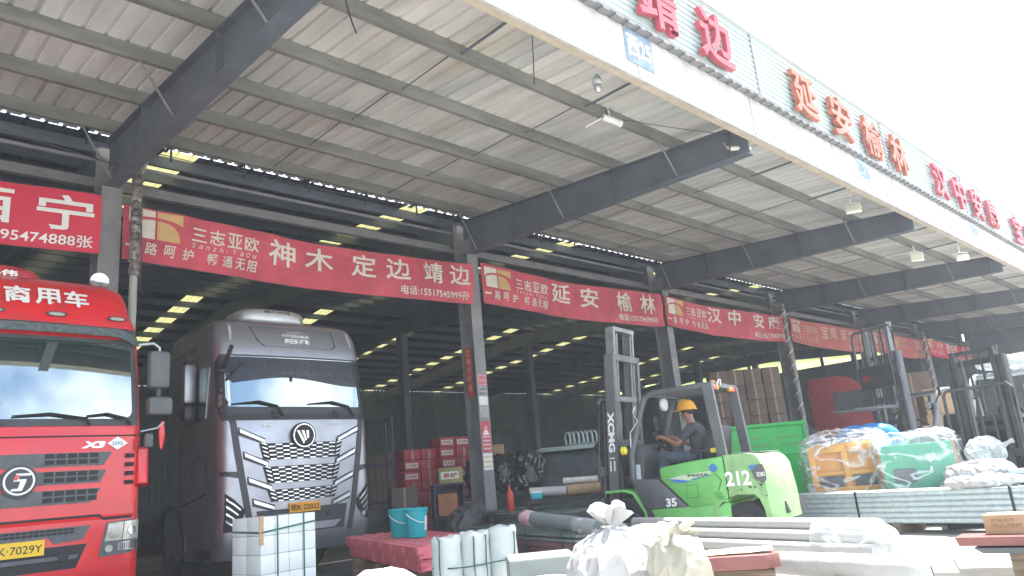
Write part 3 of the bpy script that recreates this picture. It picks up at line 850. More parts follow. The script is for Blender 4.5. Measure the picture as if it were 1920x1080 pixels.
for i, ch in enumerate('重汽商用车'):
    x = -.80 + .305 * i - .02
    tb.add(ch, x, 3.625, x + .262, 3.86, cab.on(.034), bold=.028)
tb.build('roof_lettering', m_white, rt)
MB().blob((-.36, 1.40, 4.09), (1.3, 1.1, .34), 3, .0, 1, 3.2, 3).build('roof_hatch', m_red_dusty, rt, smooth=60)
TB().add('平凡小伟', -.72, 4.06, -.02, 4.14, lambda u, v, d: (u, .845 - d, v), bold=.03).build('hatch_lettering', m_white, rt)
for i, (x, y, z, r) in enumerate(((.88, .86, 4.12, .115), (.66, 1.1, 4.04, .085))):
    h = MB().lathe([(.02, .5), (.03, .3), (.05, .12), (r * .7, .03), (r, 0), (r * .96, -.012), (r * .5, .0), (.02, .01)], (x, y, z), 'Y', 24).build('air_horn', m_reflector, rt)
    MB().tube([(x, y + .1, z - .05), (x, y + .12, z - .22)], .014, 6).build('horn_bracket', m_chrome, h)
# hood line, grille slats
cab.patch([(-1.2, 2.055), (1.2, 2.055), (1.2, 2.072), (-1.2, 2.072)], .006, 'hood_gap', m_ink, rt)
for zt, zb, xt, xb in ((1.88, 1.735, .91, .82), (1.685, 1.545, .85, .79), (1.485, 1.335, .80, .70)):
    g = cab.patch([(-xt, zt), (xt, zt), (xb, zb), (-xb, zb)], .012, 'grille_slat', m_grille, rt)
    q = []
    for i in range(-7, 7):
        x = .11 * i + .012
        if abs(x + .04) < .23: continue
        for j in range(2):
            zz = zb + .022 + j * (zt - zb) * .46
            q.append([(x, zz), (x + .09, zz), (x + .09, zz + (zt - zb) * .34), (x, zz + (zt - zb) * .34)])
    cab.patch(q, .017, 'mesh_openings', m_mesh, g)
e = cab.patch(disc(0, 1.60, .17), .05, 'emblem', m_dark, rt, thick=.06)
tb = TB(); n = 40
for i in range(n):
    a, b = 2 * math.pi * i / n, 2 * math.pi * (i + 1) / n
    tb.quad([(.145 * math.cos(a), 1.6 + .145 * math.sin(a)), (.145 * math.cos(b), 1.6 + .145 * math.sin(b)), (.125 * math.cos(b), 1.6 + .125 * math.sin(b)), (.125 * math.cos(a), 1.6 + .125 * math.sin(a))], cab.on(.056))
tb.quad([(-.05, 1.60), (-.03, 1.68), (.12, 1.68), (.10, 1.655), (.0, 1.655), (-.01, 1.60)], cab.on(.057))
tb.quad([(-.05, 1.62), (-.05, 1.598), (.065, 1.598), (.065, 1.62)], cab.on(.058))
tb.quad([(.01, 1.598), (.065, 1.598), (.03, 1.50), (-.08, 1.50), (-.06, 1.525), (-.01, 1.525)], cab.on(.059))
tb.build('emblem_mark', m_white, e)
TB().quad([(-.055, 1.61), (-.035, 1.665), (.0, 1.665), (-.02, 1.61)], cab.on(.061)).build('emblem_accent', m_red, e)
tb = TB().add('X3', .58, 1.925, .83, 2.0, cab.on(.012), bold=.05, shear=.25)
tb.build('model_lettering', m_chrome, rt)
d = cab.patch([(.85, 1.975), (.96, 1.90), (1.07, 1.975), (.96, 2.05)], .014, 'gas_diamond', m_white, rt)
TB().add('LNG', .905, 1.952, 1.015, 1.998, cab.on(.019), bold=.02).build('gas_lettering', m_plate_blue, d)
# corner air vents
for s in (-1, 1):
    v = MB().prism([(1.50, .0), (1.92, .02), (1.93, .34), (1.46, .42)][::-1], 'X', s * 1.19, s * 1.30)
    v.mapv(lambda c: (c.x, c.z + .10 - (abs(c.x) - 1.19) * .3, c.y)).bevel(.02)
    o = v.build('corner_deflector', m_red, rt)
    for i in range(4):
        MB().box((s * 1.10, cab.y(1.10, 1.5 + .1 * i) - .004, 1.53 + .1 * i), (.10, .04, .045), rot=s * 35).build('vent_slot', m_mesh, rt)
# bumper seam, lower grille, plate, headlights
cab.patch([(-1.2, 1.16), (-.84, 1.16), (-.80, 1.20), (.80, 1.20), (.84, 1.16), (1.2, 1.16), (1.2, 1.13), (.83, 1.13), (.78, 1.175), (-.78, 1.175), (-.83, 1.13), (-1.2, 1.13)], .006, 'bumper_gap', m_ink, rt)
lg = cab.patch([(-.71, 1.09), (.71, 1.09), (.63, .95), (.36, .93), (.30, 1.0), (-.30, 1.0), (-.36, .93), (-.63, .95)], .010, 'lower_grille', m_grille, rt)
q = []
for i in range(-10, 10):
    if True:
        x = .055 * i + .005; q.append([(x, 1.02), (x + .045, 1.02), (x + .045, 1.045), (x, 1.045)]); q.append([(x, 1.055), (x + .045, 1.055), (x + .045, 1.078), (x, 1.078)])
cab.patch(q, .016, 'mesh_openings', m_mesh, lg)
cab.patch([(-.68, .90), (.68, .90), (.58, .66), (-.58, .66)], .006, 'bumper_opening', m_mesh, rt)
cab.patch([(-.6, .80), (.6, .80), (.58, .76), (-.58, .76)], .03, 'bumper_bar', m_grille, rt, thick=.05)
for x in (-.45, .45):
    MB().cyl((x, .0, .80), (x, -.03, .80), .055, n=16).build('tow_hook', m_under, rt)
pl = cab.patch([(-.27, .83), (.27, .83), (.27, .985), (-.27, .985)], .03, 'licence_plate', m_yellow, rt)
TB().add('陕K·7029Y', -.25, .855, .25, .96, cab.on(.034), bold=.0).build('plate_lettering', m_ink, pl)
for s in (-1, 1):
    fm = (lambda p: p) if s > 0 else mirror
    hl = cab.patch(fm([(.87, 1.10), (1.235, 1.12), (1.235, .76), (.80, .74)]), .012, 'headlight', m_grille, rt)
    cab.patch(fm([(.89, 1.085), (1.05, 1.095), (1.03, .90), (.855, .90)]), .020, 'lens', m_lamp, hl)
    cab.patch(fm([(1.06, 1.095), (1.225, 1.105), (1.225, .90), (1.04, .90)]), .020, 'lens', m_lamp, hl)
    cab.patch(disc(s * .955, .995, .068), .030, 'reflector', m_reflector, hl)
    cab.patch(disc(s * .955, .995, .036), .036, 'bulb_glass', m_lamp, hl)
    cab.patch(disc(s * 1.14, 1.0, .05), .030, 'reflector', m_reflector, hl)
    cab.patch(disc(s * .90, .82, .040), .028, 'fog_lamp', m_lamp, hl)
    cab.patch(fm([(1.0, .875), (1.225, .885), (1.225, .79), (.985, .79)]), .022, 'indicator_strip', m_reflector, hl)
    q = [[(s * (1.02 + .022 * i), .80), (s * (1.02 + .022 * i + .008), .80), (s * (1.02 + .022 * i + .008), .875), (s * (1.02 + .022 * i), .875)] for i in range(9)]
    cab.patch(q, .027, 'strip_ribs', m_grille, hl)
    q = [[(s * .85, .50 + .06 * i), (s * 1.22, .50 + .06 * i), (s * 1.22, .512 + .06 * i), (s * .85, .512 + .06 * i)] for i in range(4)]
    cab.patch(q, .004, 'bumper_groove', m_red_dusty, rt)
# wipers and mirrors
for x0, x1 in ((-.95, -.25), (-.1, .62), (.62, 1.05)):
    MB().tube([(x0, cab.y(x0, 2.28) - .05, 2.29), ((x0 + x1) / 2, cab.y(x1, 2.32) - .06, 2.315), (x1, cab.y(x1, 2.25) - .055, 2.26), (x1 + .04, cab.y(x1, 2.2) - .03, 2.19)], [.008, .016, .014, .02], 6).build('wiper', m_ink, rt)
for s in (-1, 1):
    mr_ = MB().box((s * 1.435, .22, 2.87), (.25, .16, .47), bev=.05).build('mirror', m_mirrorgrey, rt)
    MB().box((s * 1.455, .22, 2.42), (.29, .17, .23), bev=.05).build('wide_mirror', m_mirrorgrey, mr_)
    MB().tube([(s * 1.2, .25, 3.18), (s * 1.36, .20, 3.20), (s * 1.44, .22, 3.15), (s * 1.44, .22, 3.08)], .016, 8).build('mirror_arm', m_galv, mr_)
    MB().cyl((s * 1.44, .22, 2.64), (s * 1.44, .22, 2.52), .03, n=8).build('mirror_joint', m_dark, mr_)
MB().tube([(1.2, .05, 2.10), (1.36, -.02, 2.13), (1.44, -.02, 2.2)], .010, 6).build('small_mirror_arm', m_galv, rt)
MB().box((1.28, .02, 1.99), (.10, .08, .17), bev=.03).build('small_mirror', m_mirrorgrey, rt)
MB().blob((1.42, .0, 2.05), (.07, .05, .34), 4, .02, 9, 2.2, 3).build('red_ribbon', m_red, rt)
MB().box((0, 3.2, .82), (.9, 5.6, .3)).box((0, 2.2, .6), (2.0, .5, .4)).build('chassis', m_under, rt)
for x in (-1.02, 1.02):
    for y in (1.35, 5.0): wheel(rt, x, y, .51, .3, m_rim, 1 if x < 0 else -1)

# ------------------------------------------------------------------ grey truck in the second bay
m_gun = mat('metallic grey truck paint', (0.40, 0.41, 0.45), 0.36, 0.82, var=0.10, scale=2, coat=0.25)
m_gun_dark = mat('dark grey truck trim', (0.045, 0.047, 0.055), 0.4, 0.2, var=0.12)
m_glass2 = mat_glass('tall windscreen glass', (0.012, 0.022, 0.03), 0.30)
m_silver = mat('silver air conditioner cover', (0.55, 0.55, 0.56), 0.3, 0.5, var=0.12)
gt = thing('heavy_truck', 'metallic grey truck with a chequered chrome grille behind the strapped white cartons', 'truck', (5.66, 10.6, 0), 0, 'trucks parked in the loading bays')
gc = CabShell([(.42, .12), (.62, .02), (1.1, .0), (2.3, .03), (2.46, .08), (3.32, .185), (3.42, .19), (3.7, .26), (3.9, .36), (3.96, .46), (4.0, .70)],
              [(.42, 1.20), (.7, 1.24), (3.3, 1.25), (3.7, 1.235), (3.9, 1.19), (3.96, 1.14), (4.0, 1.0)], .20, .06, 2.35)
gc.skin([.42, .5, .62, .8, 1.1, 1.5, 1.9, 2.3, 2.46, 2.7, 3.0, 3.32, 3.42, 3.55, 3.7, 3.8, 3.9, 3.93, 3.96, 3.985, 4.0], 'cab', m_gun, gt)
gc.patch([(-1.20, 2.36), (1.20, 2.36), (1.238, 2.6), (1.238, 3.25), (1.20, 3.37), (-1.20, 3.37), (-1.238, 3.25), (-1.238, 2.6)], .010, 'windscreen_surround', m_gun_dark, gt)
gc.patch(rrect(-1.15, 2.56, 1.15, 3.34, .09), .02, 'windscreen', m_glass2, gt, smooth=60)
# canopy edge reflection, painted as a dark scalloped band on the glass
sc = [(-1.14, 3.33), (1.14, 3.33), (1.14, 2.88)]
for i in range(25):
    x = 1.05 - 2.1 * i / 24; sc.append((x, 2.96 + .06 * math.cos((x + .2) * 2.6)))
sc.append((-1.14, 3.02))
m_band2 = mat('dark glass and painted reflection', (0.010, 0.014, 0.022), 0.25, var=0.1)
sb = gc.patch(sc, .024, 'canopy_reflection', m_band2, gt, thick=.004, smooth=60)
tb = TB()
for k, (xc, r) in enumerate(((-.12, .62), (.82, .42), (-1.0, .30))):
    n = 22
    for i in range(n):
        a, b = rad(15 + 150 * i / n), rad(15 + 150 * (i + 1) / n)
        tb.quad([(xc + r * math.cos(a), 2.98 + r * .42 * math.sin(a)), (xc + r * math.cos(b), 2.98 + r * .42 * math.sin(b)), (xc + r * 1.03 * math.cos(b), 2.98 + r * .44 * math.sin(b)), (xc + r * 1.03 * math.cos(a), 2.98 + r * .44 * math.sin(a))] if xc + r * 1.03 * math.cos(a) < 1.08 and xc + r * 1.03 * math.cos(b) > -1.08 else [(0, 3.1), (.001, 3.1), (.001, 3.101)], gc.on(.027))
tb.build('reflected_arches', mat('painted blue black reflection', (0.02, 0.03, 0.055), 0.2), sb)
TB().add('十年专注高效物流', -.45, 3.06, .62, 3.115, gc.on(.028), bold=.0).build('band_lettering', m_mirrorgrey, sb)
MB().box((-.13, gc.y(0, 3.0) - .02, 3.0), (.05, .01, .09)).build('sensor', m_ink, gt)
# upper deflector panel line and lettering
def ring(poly, w):
    """outline of a polygon as a closed band of width w (quads)"""
    c = Vector((sum(p[0] for p in poly) / len(poly), sum(p[1] for p in poly) / len(poly))); out = []
    ins = []
    for x, z in poly:
        d = c - Vector((x, z)); d.normalize(); ins.append((x + d.x * w, z + d.y * w))
    for i in range(len(poly)):
        j = (i + 1) % len(poly); out.append([poly[i], poly[j], ins[j], ins[i]])
    return out
gc.patch(ring([(-.72, 3.85), (.72, 3.85), (.74, 3.58), (.66, 3.52), (-.52, 3.52), (-.62, 3.60)], .016), .004, 'deflector_seam', m_gun_dark, gt)
tb = TB().add('Produced by', -.10, 3.765, .17, 3.79, gc.on(.012), bold=.01)
tb.add('FOTONDAIMLER', -.20, 3.69, .27, 3.745, gc.on(.012), bold=.02)
tb.add('福田戴姆勒', -.18, 3.58, .26, 3.67, gc.on(.012), bold=.03)
tb.build('roof_lettering', m_white, gt)
for s in (-1, 1): gc.patch([(s * 1.0, 3.84), (s * 1.04, 3.84), (s * 1.06, 3.60), (s * 1.02, 3.60)], .014, 'marker_lamp', m_lamp, gt)
ac = MB().blob((0, 1.3, 4.17), (1.22, .9, .34), 2, .0, 1, 3.5, 3).build('air_conditioner', m_silver, gt, smooth=60)
TB().add('恒信空调', -.22, 4.20, .24, 4.27, lambda u, v, d: (u, .855 - d, v), bold=.02).build('unit_lettering', m_ink, ac)
# cowl, wipers
for x0, x1 in ((-1.08, -.30), (.12, .95)):
    MB().tube([(x0, gc.y(x0, 2.6) - .04, 2.60), ((x0 + x1) / 2, gc.y(0, 2.62) - .05, 2.635), (x1 - .1, gc.y(x1, 2.55) - .05, 2.57), (x1, gc.y(x1, 2.42) - .03, 2.42)], [.008, .018, .016, .02], 6).build('wiper', m_ink, gt)
for x in (-.42, .62): MB().box((x, gc.y(x, 2.44) - .01, 2.44), (.11, .05, .1), bev=.01).build('camera_box', m_ink, gt)
MB().tube([(-1.05, gc.y(-1.05, 3.5) - .05, 3.48), (-1.18, gc.y(-1.1, 3.3) - .22, 3.28), (-1.24, gc.y(-1.2, 3.2) - .1, 3.1)], .035, 8).tube([(-1.30, .0, 3.06), (-1.1, -.08, 3.10), (-.95, .05, 3.2)], .03, 8).build('look_down_mirror', m_gun_dark, gt)
# grille
gpan = [(-.98, 2.30), (.98, 2.30), (.74, 1.06), (-.74, 1.06)]
for (zt, zb, xt, xb, rows) in ((2.01, 1.77, .57, .53, 4), (1.67, 1.43, .52, .47, 4), (1.335, 1.165, .46, .42, 3)):
    o = gc.patch([(-xt - .12, zt), (xt + .12, zt), (xb + .10, zb), (-xb - .10, zb)], .010, 'grille_opening', m_mesh, gt)
    q = []; cols = 10
    for r_ in range(rows * 2):
        z0 = zb + (zt - zb) * r_ / (rows * 2); z1 = zb + (zt - zb) * (r_ + .58) / (rows * 2)
        xw = xb + (xt - xb) * (r_ / (rows * 2))
        for c_ in range(cols):
            if (c_ + r_ // 1) % 2: continue
            x0 = -xw + 2 * xw * c_ / cols; q.append([(x0, z0), (x0 + 2 * xw / cols * .92, z0), (x0 + 2 * xw / cols * .92, z1), (x0, z1)])
        for s in (-1, 1):
            if r_ % 2: q.append([(s * (xw + .02), z0), (s * (xw + .10), z0 + .03), (s * (xw + .10), z0 + .045), (s * (xw + .02), z1)])
    gc.patch(q, .030, 'chrome_tiles', m_chrome, o, thick=.024)
for (xo, zo, xi, zi) in ((1.0, 2.21, .60, 2.035), (.93, 1.86, .56, 1.70), (.87, 1.50, .51, 1.355), (.80, 1.19, .47, 1.07)):
    for s in (-1, 1):
        fm = (lambda p: p) if s > 0 else mirror
        gc.patch(fm([(xo, zo + .045), (xi, zi + .05), (xi - .01, zi - .045), (xo - .005, zo - .065)]), .020, 'daylight_recess', m_gun_dark, gt)
        gc.patch(fm([(xo - .01, zo + .022), (xi + .01, zi + .025), (xi + .01, zi - .02), (xo - .02, zo - .032)]), .034, 'chrome_strip', m_chrome, gt)
for s in (-1, 1):
    fm = (lambda p: p) if s > 0 else mirror
    gc.patch(fm([(1.12, 2.36), (1.03, 2.36), (.98, 2.0), (.82, 1.06), (.74, .66), (.82, .66), (.91, 1.06), (1.06, 1.9)]), .014, 'dark_pillar', m_gun_dark, gt)
    gc.patch(fm([(.95, 1.62), (1.22, 1.64), (1.22, 1.58), (.94, 1.52)]), .012, 'side_crease', m_gun_dark, gt)
    hl = gc.patch(fm([(1.17, 1.33), (1.06, 1.24), (.90, 1.08), (.95, .95), (1.10, .80), (1.18, .80)]), .014, 'headlight', m_ink, gt)
    for i in range(4):
        gc.patch(fm([(1.16, 1.27 - .10 * i), (.97 + .03 * i, 1.10 - .07 * i), (.98 + .03 * i, 1.085 - .07 * i), (1.16, 1.235 - .10 * i)]), .024, 'light_strip', m_chrome, hl)
    gc.patch(disc(s * 1.05, .87, .035), .024, 'lens', m_lamp, hl)
e = gc.patch(disc(0, 2.11, .20), .06, 'emblem', m_ink, gt, thick=.07)
tb = TB(); n = 40
for i in range(n):
    a, b = 2 * math.pi * i / n, 2 * math.pi * (i + 1) / n
    tb.quad([(.18 * math.cos(a), 2.11 + .18 * math.sin(a)), (.18 * math.cos(b), 2.11 + .18 * math.sin(b)), (.162 * math.cos(b), 2.11 + .162 * math.sin(b)), (.162 * math.cos(a), 2.11 + .162 * math.sin(a))], gc.on(.066))
for k in range(3):
    o_ = .075 * k
    tb.quad([(-.125 + o_ * 1.05, 2.185), (-.08 + o_ * 1.05, 2.185), (.005 + o_ * .45, 2.02 + .02 * k), (-.015 + o_ * .40, 1.985 + .045 * k)], gc.on(.068))
tb.build('emblem_mark', m_chrome, e)
TB().add('欧曼', -.62, 2.255, -.48, 2.29, gc.on(.012), bold=.02).add('AUMAN', .46, 2.275, .68, 2.305, gc.on(.012), bold=.03).build('badge_lettering', m_white, gt)
pl = gc.patch([(-.25, .985), (.25, .985), (.25, 1.125), (-.25, 1.125)], .04, 'licence_plate', m_yellow2, gt, thick=.05)
TB().add('皖K·22022', -.23, 1.005, .23, 1.105, gc.on(.044), bold=.015).build('plate_lettering', m_ink, pl)
gc.patch([(-.74, 1.05), (.74, 1.05), (.68, .70), (-.68, .70)], .008, 'lower_intake', m_gun_dark, gt)
gc.patch([(-.62, .82), (.62, .82), (.5, .72), (-.5, .72)], .03, 'skid_plate', m_gun, gt)
gc.patch(disc(.42, .93, .04), .02, 'tow_cover', m_ink, gt)
# side of the cab: door seam, glass, arch, lettering, mirrors, step
ls = left_side(-1.25, .006)
tb = TB()
side = lambda y, z: (-y, z)
dq = [[side(.55, 2.35), side(.55, 1.35), side(.56, 1.35), side(.56, 2.35)], [side(1.55, 3.3), side(1.55, 1.2), side(1.565, 1.2), side(1.565, 3.3)], [side(.56, 1.35), side(1.55, 1.2), side(1.55, 1.215), side(.56, 1.365)]]
for d_ in dq: tb.quad(d_, ls)
tb.build('door_seam', m_ink, gt)
MB().prism([(.62, 2.45), (.50, 3.2), (1.45, 3.25), (1.45, 2.42)], 'X', -1.262, -1.24).build('side_window', m_glass2, gt, smooth=0)
MB().prism([(.62, 2.45), (.50, 3.2), (1.45, 3.25), (1.45, 2.42)], 'X', 1.24, 1.262).build('side_window', m_glass2, gt, smooth=0)
tb = TB().add('好运相伴一路平安', -1.95, 3.52, -1.0, 3.62, ls, bold=.01, shear=.2).add('AMT', -1.75, 3.36, -1.25, 3.48, ls, bold=.03, shear=.3)
tb.build('side_lettering', m_mirrorgrey, gt)
tb = TB()
for i in range(9):
    a = rad(180 - 22.5 * i)
    cx_, cz_ = -.85 + .27 * math.cos(a), 1.62 + .27 * math.sin(a)
    tb.add('卡', cx_ - .035, cz_ - .045, cx_ + .035, cz_ + .045, ls)
tb.build('door_lettering', m_mirrorgrey, gt)
for s in (-1, 1):
    n = 12
    arch = [(1.95 - .66 * math.cos(math.pi * i / n), .55 + .72 * math.sin(math.pi * i / n)) for i in range(n + 1)] + [(1.95 + .58 * math.cos(math.pi * i / n), .55 + .64 * math.sin(math.pi * i / n)) for i in range(n + 1)]
    MB().prism(arch, 'X', s * 1.20, s * 1.275).build('wheel_arch', m_gun_dark, gt)
    mr_ = MB().box((s * 1.37, 1.05, 3.02), (.20, .26, .62), bev=.06).build('mirror', m_gun, gt)
    MB().box((s * 1.37, 1.19, 3.02), (.16, .02, .54)).build('mirror_glass', m_glass2, mr_)
    MB().tube([(s * 1.2, 1.0, 3.42), (s * 1.36, 1.05, 3.42), (s * 1.37, 1.05, 3.3)], .025, 8).build('mirror_arm', m_gun_dark, mr_)
    MB().box((s * 1.36, 1.03, 2.57), (.20, .24, .24), bev=.06).build('wide_mirror', m_gun_dark, mr_)
    MB().box((s * 1.1, .75, .52), (.26, .7, .16), bev=.03).build('step', m_gun_dark, gt)
MB().prism([(0, 3.98), (1.2, 4.05), (1.9, 4.15), (1.9, 3.9), (0, 3.9)], 'X', -1.0, 1.0).mapv(lambda c: (c.x, c.y + 1.0, c.z)).bevel(.05).build('roof_fairing', m_gun_dark, gt)
MB().box((0, 3.6, .82), (.9, 5.8, .3)).box((-.95, 4.0, .75), (.5, 1.3, .6), bev=.06).box((.95, 4.0, .75), (.5, 1.3, .6), bev=.06).build('chassis', m_under, gt)
MB().box((0, 2.3, 2.2), (2.3, .1, 2.6)).build('cab_back', m_gun_dark, gt)
for x in (-1.05, 1.05):
    for y in (1.95, 5.4): wheel(gt, x, y, .53, .32, m_rim, 1 if x < 0 else -1)

# ================================================================== forklifts and the driver
m_lime = mat('light green forklift paint', (0.155, 0.50, 0.12), 0.4, var=0.12, scale=3, coat=0.2)
m_lime_worn = mat('scuffed pale green counterweight paint', (0.27, 0.50, 0.20), 0.5, var=0.22, scale=5, tint=(0.19, 0.33, 0.14))
m_fgrey = mat('dark grey forklift steel', (0.115, 0.12, 0.13), 0.45, 0.15, var=0.15, scale=4)
m_fgrey_l = mat('worn grey mast steel', (0.20, 0.205, 0.21), 0.4, 0.3, var=0.2, scale=6)
m_rod = mat('oily piston rod steel', (0.20, 0.19, 0.17), 0.3, 0.6, var=0.2)
m_seat = mat('black vinyl seat', (0.03, 0.031, 0.034), 0.5, var=0.15)
m_blue_decal = mat('blue decal', (0.03, 0.18, 0.50), 0.4, var=0.05)
m_teal_decal = mat('pale green decal', (0.50, 0.62, 0.42), 0.4, var=0.05)
m_redlamp = mat('red tail lamp lens', (0.55, 0.05, 0.03), 0.25, var=0.05)
m_amber = mat('amber lamp lens', (0.75, 0.28, 0.03), 0.25, var=0.05)
m_yellowlamp = mat('yellow lamp cover', (0.75, 0.62, 0.03), 0.35, var=0.05)

def rubber_wheel(parent, x, y, r, w, mr):
    mb = MB()
    pr = [(r * .5, -w * .4), (r * .78, -w * .5), (r * .93, -w * .46)]
    for i in range(4):
        a = -w * .42 + w * .84 * i / 4; b = a + w * .84 / 4
        pr += [(r, a + .004), (r, b - .022), (r * .95, b - .014), (r * .95, b - .002)]
    pr += [(r * .93, w * .46), (r * .78, w * .5), (r * .5, w * .4)]
    mb.lathe(pr, (x, y, r), 'X', 32)
    t = mb.build('wheel', m_black, parent, smooth=30)
    s = -1 if x < 0 else 1
    MB().lathe([(r * .55, s * w * .36), (r * .5, s * w * .44), (r * .44, s * w * .3), (r * .2, s * w * .25), (r * .18, s * w * .45), (.01, s * w * .46)], (x, y, r), 'X', 20).build('rim', mr, t)

def mast(root, y, zo, zi, lean, m_out, m_in, carr_z, half=.40):
    """two-stage mast with crossbars, cylinders, chains, carriage and load backrest (leaning back by lean)"""
    Lq = lambda c: (c.x, c.y - lean * c.z, c.z)
    o = MB()
    for s in (-1, 1):
        o.box((s * half, y, zo / 2 + .06), (.075, .15, zo - .1)).box((s * (half + .03), y + .02, zo / 2 + .06), (.03, .05, zo - .12))
    o.box((0, y - .05, zo - .04), (half * 2, .05, .09)).box((0, y - .07, zo * .55), (half * 2 + .06, .05, .09)).box((0, y - .05, .25), (half * 2, .1, .12))
    mo = o.mapv(Lq).build('mast', m_out, root, smooth=0)
    i = MB()
    for s in (-1, 1):
        i.box((s * (half - .09), y + .02, (zi + zi - 2.3) / 2), (.06, .13, 2.3))
    i.box((0, y - .02, zi - .03), (half * 2 - .1, .06, .06)).box((0, y - .03, zi - 1.05), (half * 2 - .1, .04, .07)).box((0, y, zi - 2.2), (half * 2 - .2, .06, .1))
    i.mapv(Lq).build('inner_mast', m_in, mo, smooth=0)
    for s in (-1, 1):
        MB().cyl((s * (half - .17), y - .03, .2), (s * (half - .17), y - .03, min(zo, 2.0)), .038, n=12).cyl((s * (half - .17), y - .03, min(zo, 2.0)), (s * (half - .17), y - .03, zi - .1), .022, n=10).mapv(Lq).build('lift_cylinder', m_rod, mo)
        MB().box((s * .10, y + .02, (carr_z + zi) / 2), (.03, .02, zi - carr_z - .1)).mapv(Lq).build('lift_chain', m_dark, mo)
    c = MB()
    for z in (carr_z, carr_z + .42): c.box((0, y + .14, z), (1.05, .05, .12))
    for s in (-1, 1): c.box((s * .2, y + .12, carr_z + .2), (.05, .08, .6))
    ca = c.mapv(Lq).build('carriage', m_out, root, smooth=0)
    b = MB()
    b.tube([(-.52, y + .16, carr_z + .4), (-.52, y + .16, carr_z + 1.35), (-.46, y + .16, carr_z + 1.42), (.46, y + .16, carr_z + 1.42), (.52, y + .16, carr_z + 1.35), (.52, y + .16, carr_z + .4)], .025, 8)
    for k in range(5): b.tube([(-.34 + .17 * k, y + .16, carr_z + .42), (-.34 + .17 * k, y + .16, carr_z + 1.4)], .013, 6)
    b.mapv(Lq).build('load_backrest', m_out, ca)
    for s in (-1, 1):
        MB().prism([(y + .17, carr_z + .45), (y + .21, carr_z + .45), (y + .215, carr_z - .12), (y + 1.25, carr_z - .15), (y + 1.25, carr_z - .165), (y + .17, carr_z - .18)], 'X', s * .28 - .06, s * .28 + .06).mapv(Lq).build('fork', m_out, ca, smooth=0)
    return mo

def overhead_guard(root, m_post, z=2.16, y0=0.0, y1=1.0, front_foot=1.30, rear_z=1.2):
    g = MB()
    for s in (-1, 1):
        x = s * .50
        g.tube([(x, front_foot, .98), (x, front_foot - .02, 1.35), (x, y1 + .06, z - .22), (x, y1 - .02, z - .06), (x, y1 - .14, z - .015), (x, y0 + .1, z - .005)], [.045, .045, .045, .045, .042, .04], 10)
        g.prism([(y0 - .06, rear_z), (y0 + .06, rear_z), (y0 + .13, z), (y0 - .0, z)], 'X', x - .035, x + .035)
    g.box((0, y0 + .06, z), (1.0, .10, .06)).box((0, y1 - .1, z - .03), (1.0, .07, .05))
    for k in range(7): g.box((-.39 + .13 * k, (y0 + y1) / 2, z - .012), (.022, y1 - y0 - .1, .045))
    return g.build('overhead_guard', m_post, root, smooth=40)

def forklift_common(root, m_body, m_weight, m_rm):
    side = [(.87, 1.14), (.82, 1.155), (.4, 1.20), (-.02, 1.225), (-.02, .66), (.50, .61), (.60, .72), (.86, .99)]
    MB().prism(side, 'X', -.585, .585).bevel(.025).build('battery_cover', m_body, root)
    MB().prism([(1.14, .62), (-.02, .655), (-.02, .36), (1.10, .31)], 'X', -.57, .57).bevel(.012).build('frame', m_body, root)
    MB().prism([(1.30, 1.03), (.90, 1.0), (.64, .735), (.53, .625), (1.13, .632), (1.26, .9)], 'X', -.575, .575).bevel(.01).build('step_panel', m_fgrey, root)
    cw = [(-.025, 1.235), (-.30, 1.235), (-.48, 1.215), (-.57, 1.16), (-.62, 1.08), (-.66, .75), (-.67, .42), (-.56, .40), (-.53, .55), (-.45, .68), (-.35, .735), (-.13, .745), (.04, .70), (.13, .60), (.19, .40), (.22, .40), (.17, .66), (-.025, .70)]
    mb = MB(); bm = mb.bm
    # counterweight tapers in plan towards the rear, with rounded rear corners
    xs = [-.57, -.545, -.5, -.3, 0, .3, .5, .545, .57]
    mb.prism(cw, 'X', -.58, .58)
    es = [e for e in bm.edges if abs(e.verts[0].co.x - e.verts[1].co.x) > .5]
    bmesh.ops.subdivide_edges(bm, edges=es, cuts=9, use_grid_fill=True)
    for v in bm.verts:
        k = abs(v.co.x) / .58
        if v.co.y < -.36: v.co.y += .15 * k ** 3 * min(1, (-.36 - v.co.y) / .3)
    o = mb.build('counterweight', m_weight, root, smooth=40)
    for s in (-1, 1):
        rubber_wheel(root, s * .46, 1.38, .40, .26, m_rm)
        rubber_wheel(root, s * .45, -.19, .325, .22, m_rm)
        arc_o = [(1.70, .90), (1.40, .905), (1.26, .86), (1.12, .60), (1.10, .42)]
        arc_i = [(1.13, .42), (1.15, .59), (1.29, .835), (1.41, .875), (1.70, .87)]
        MB().prism(arc_o + arc_i, 'X', s * .30, s * .60).build('fender', m_body, root, smooth=0)
    return o

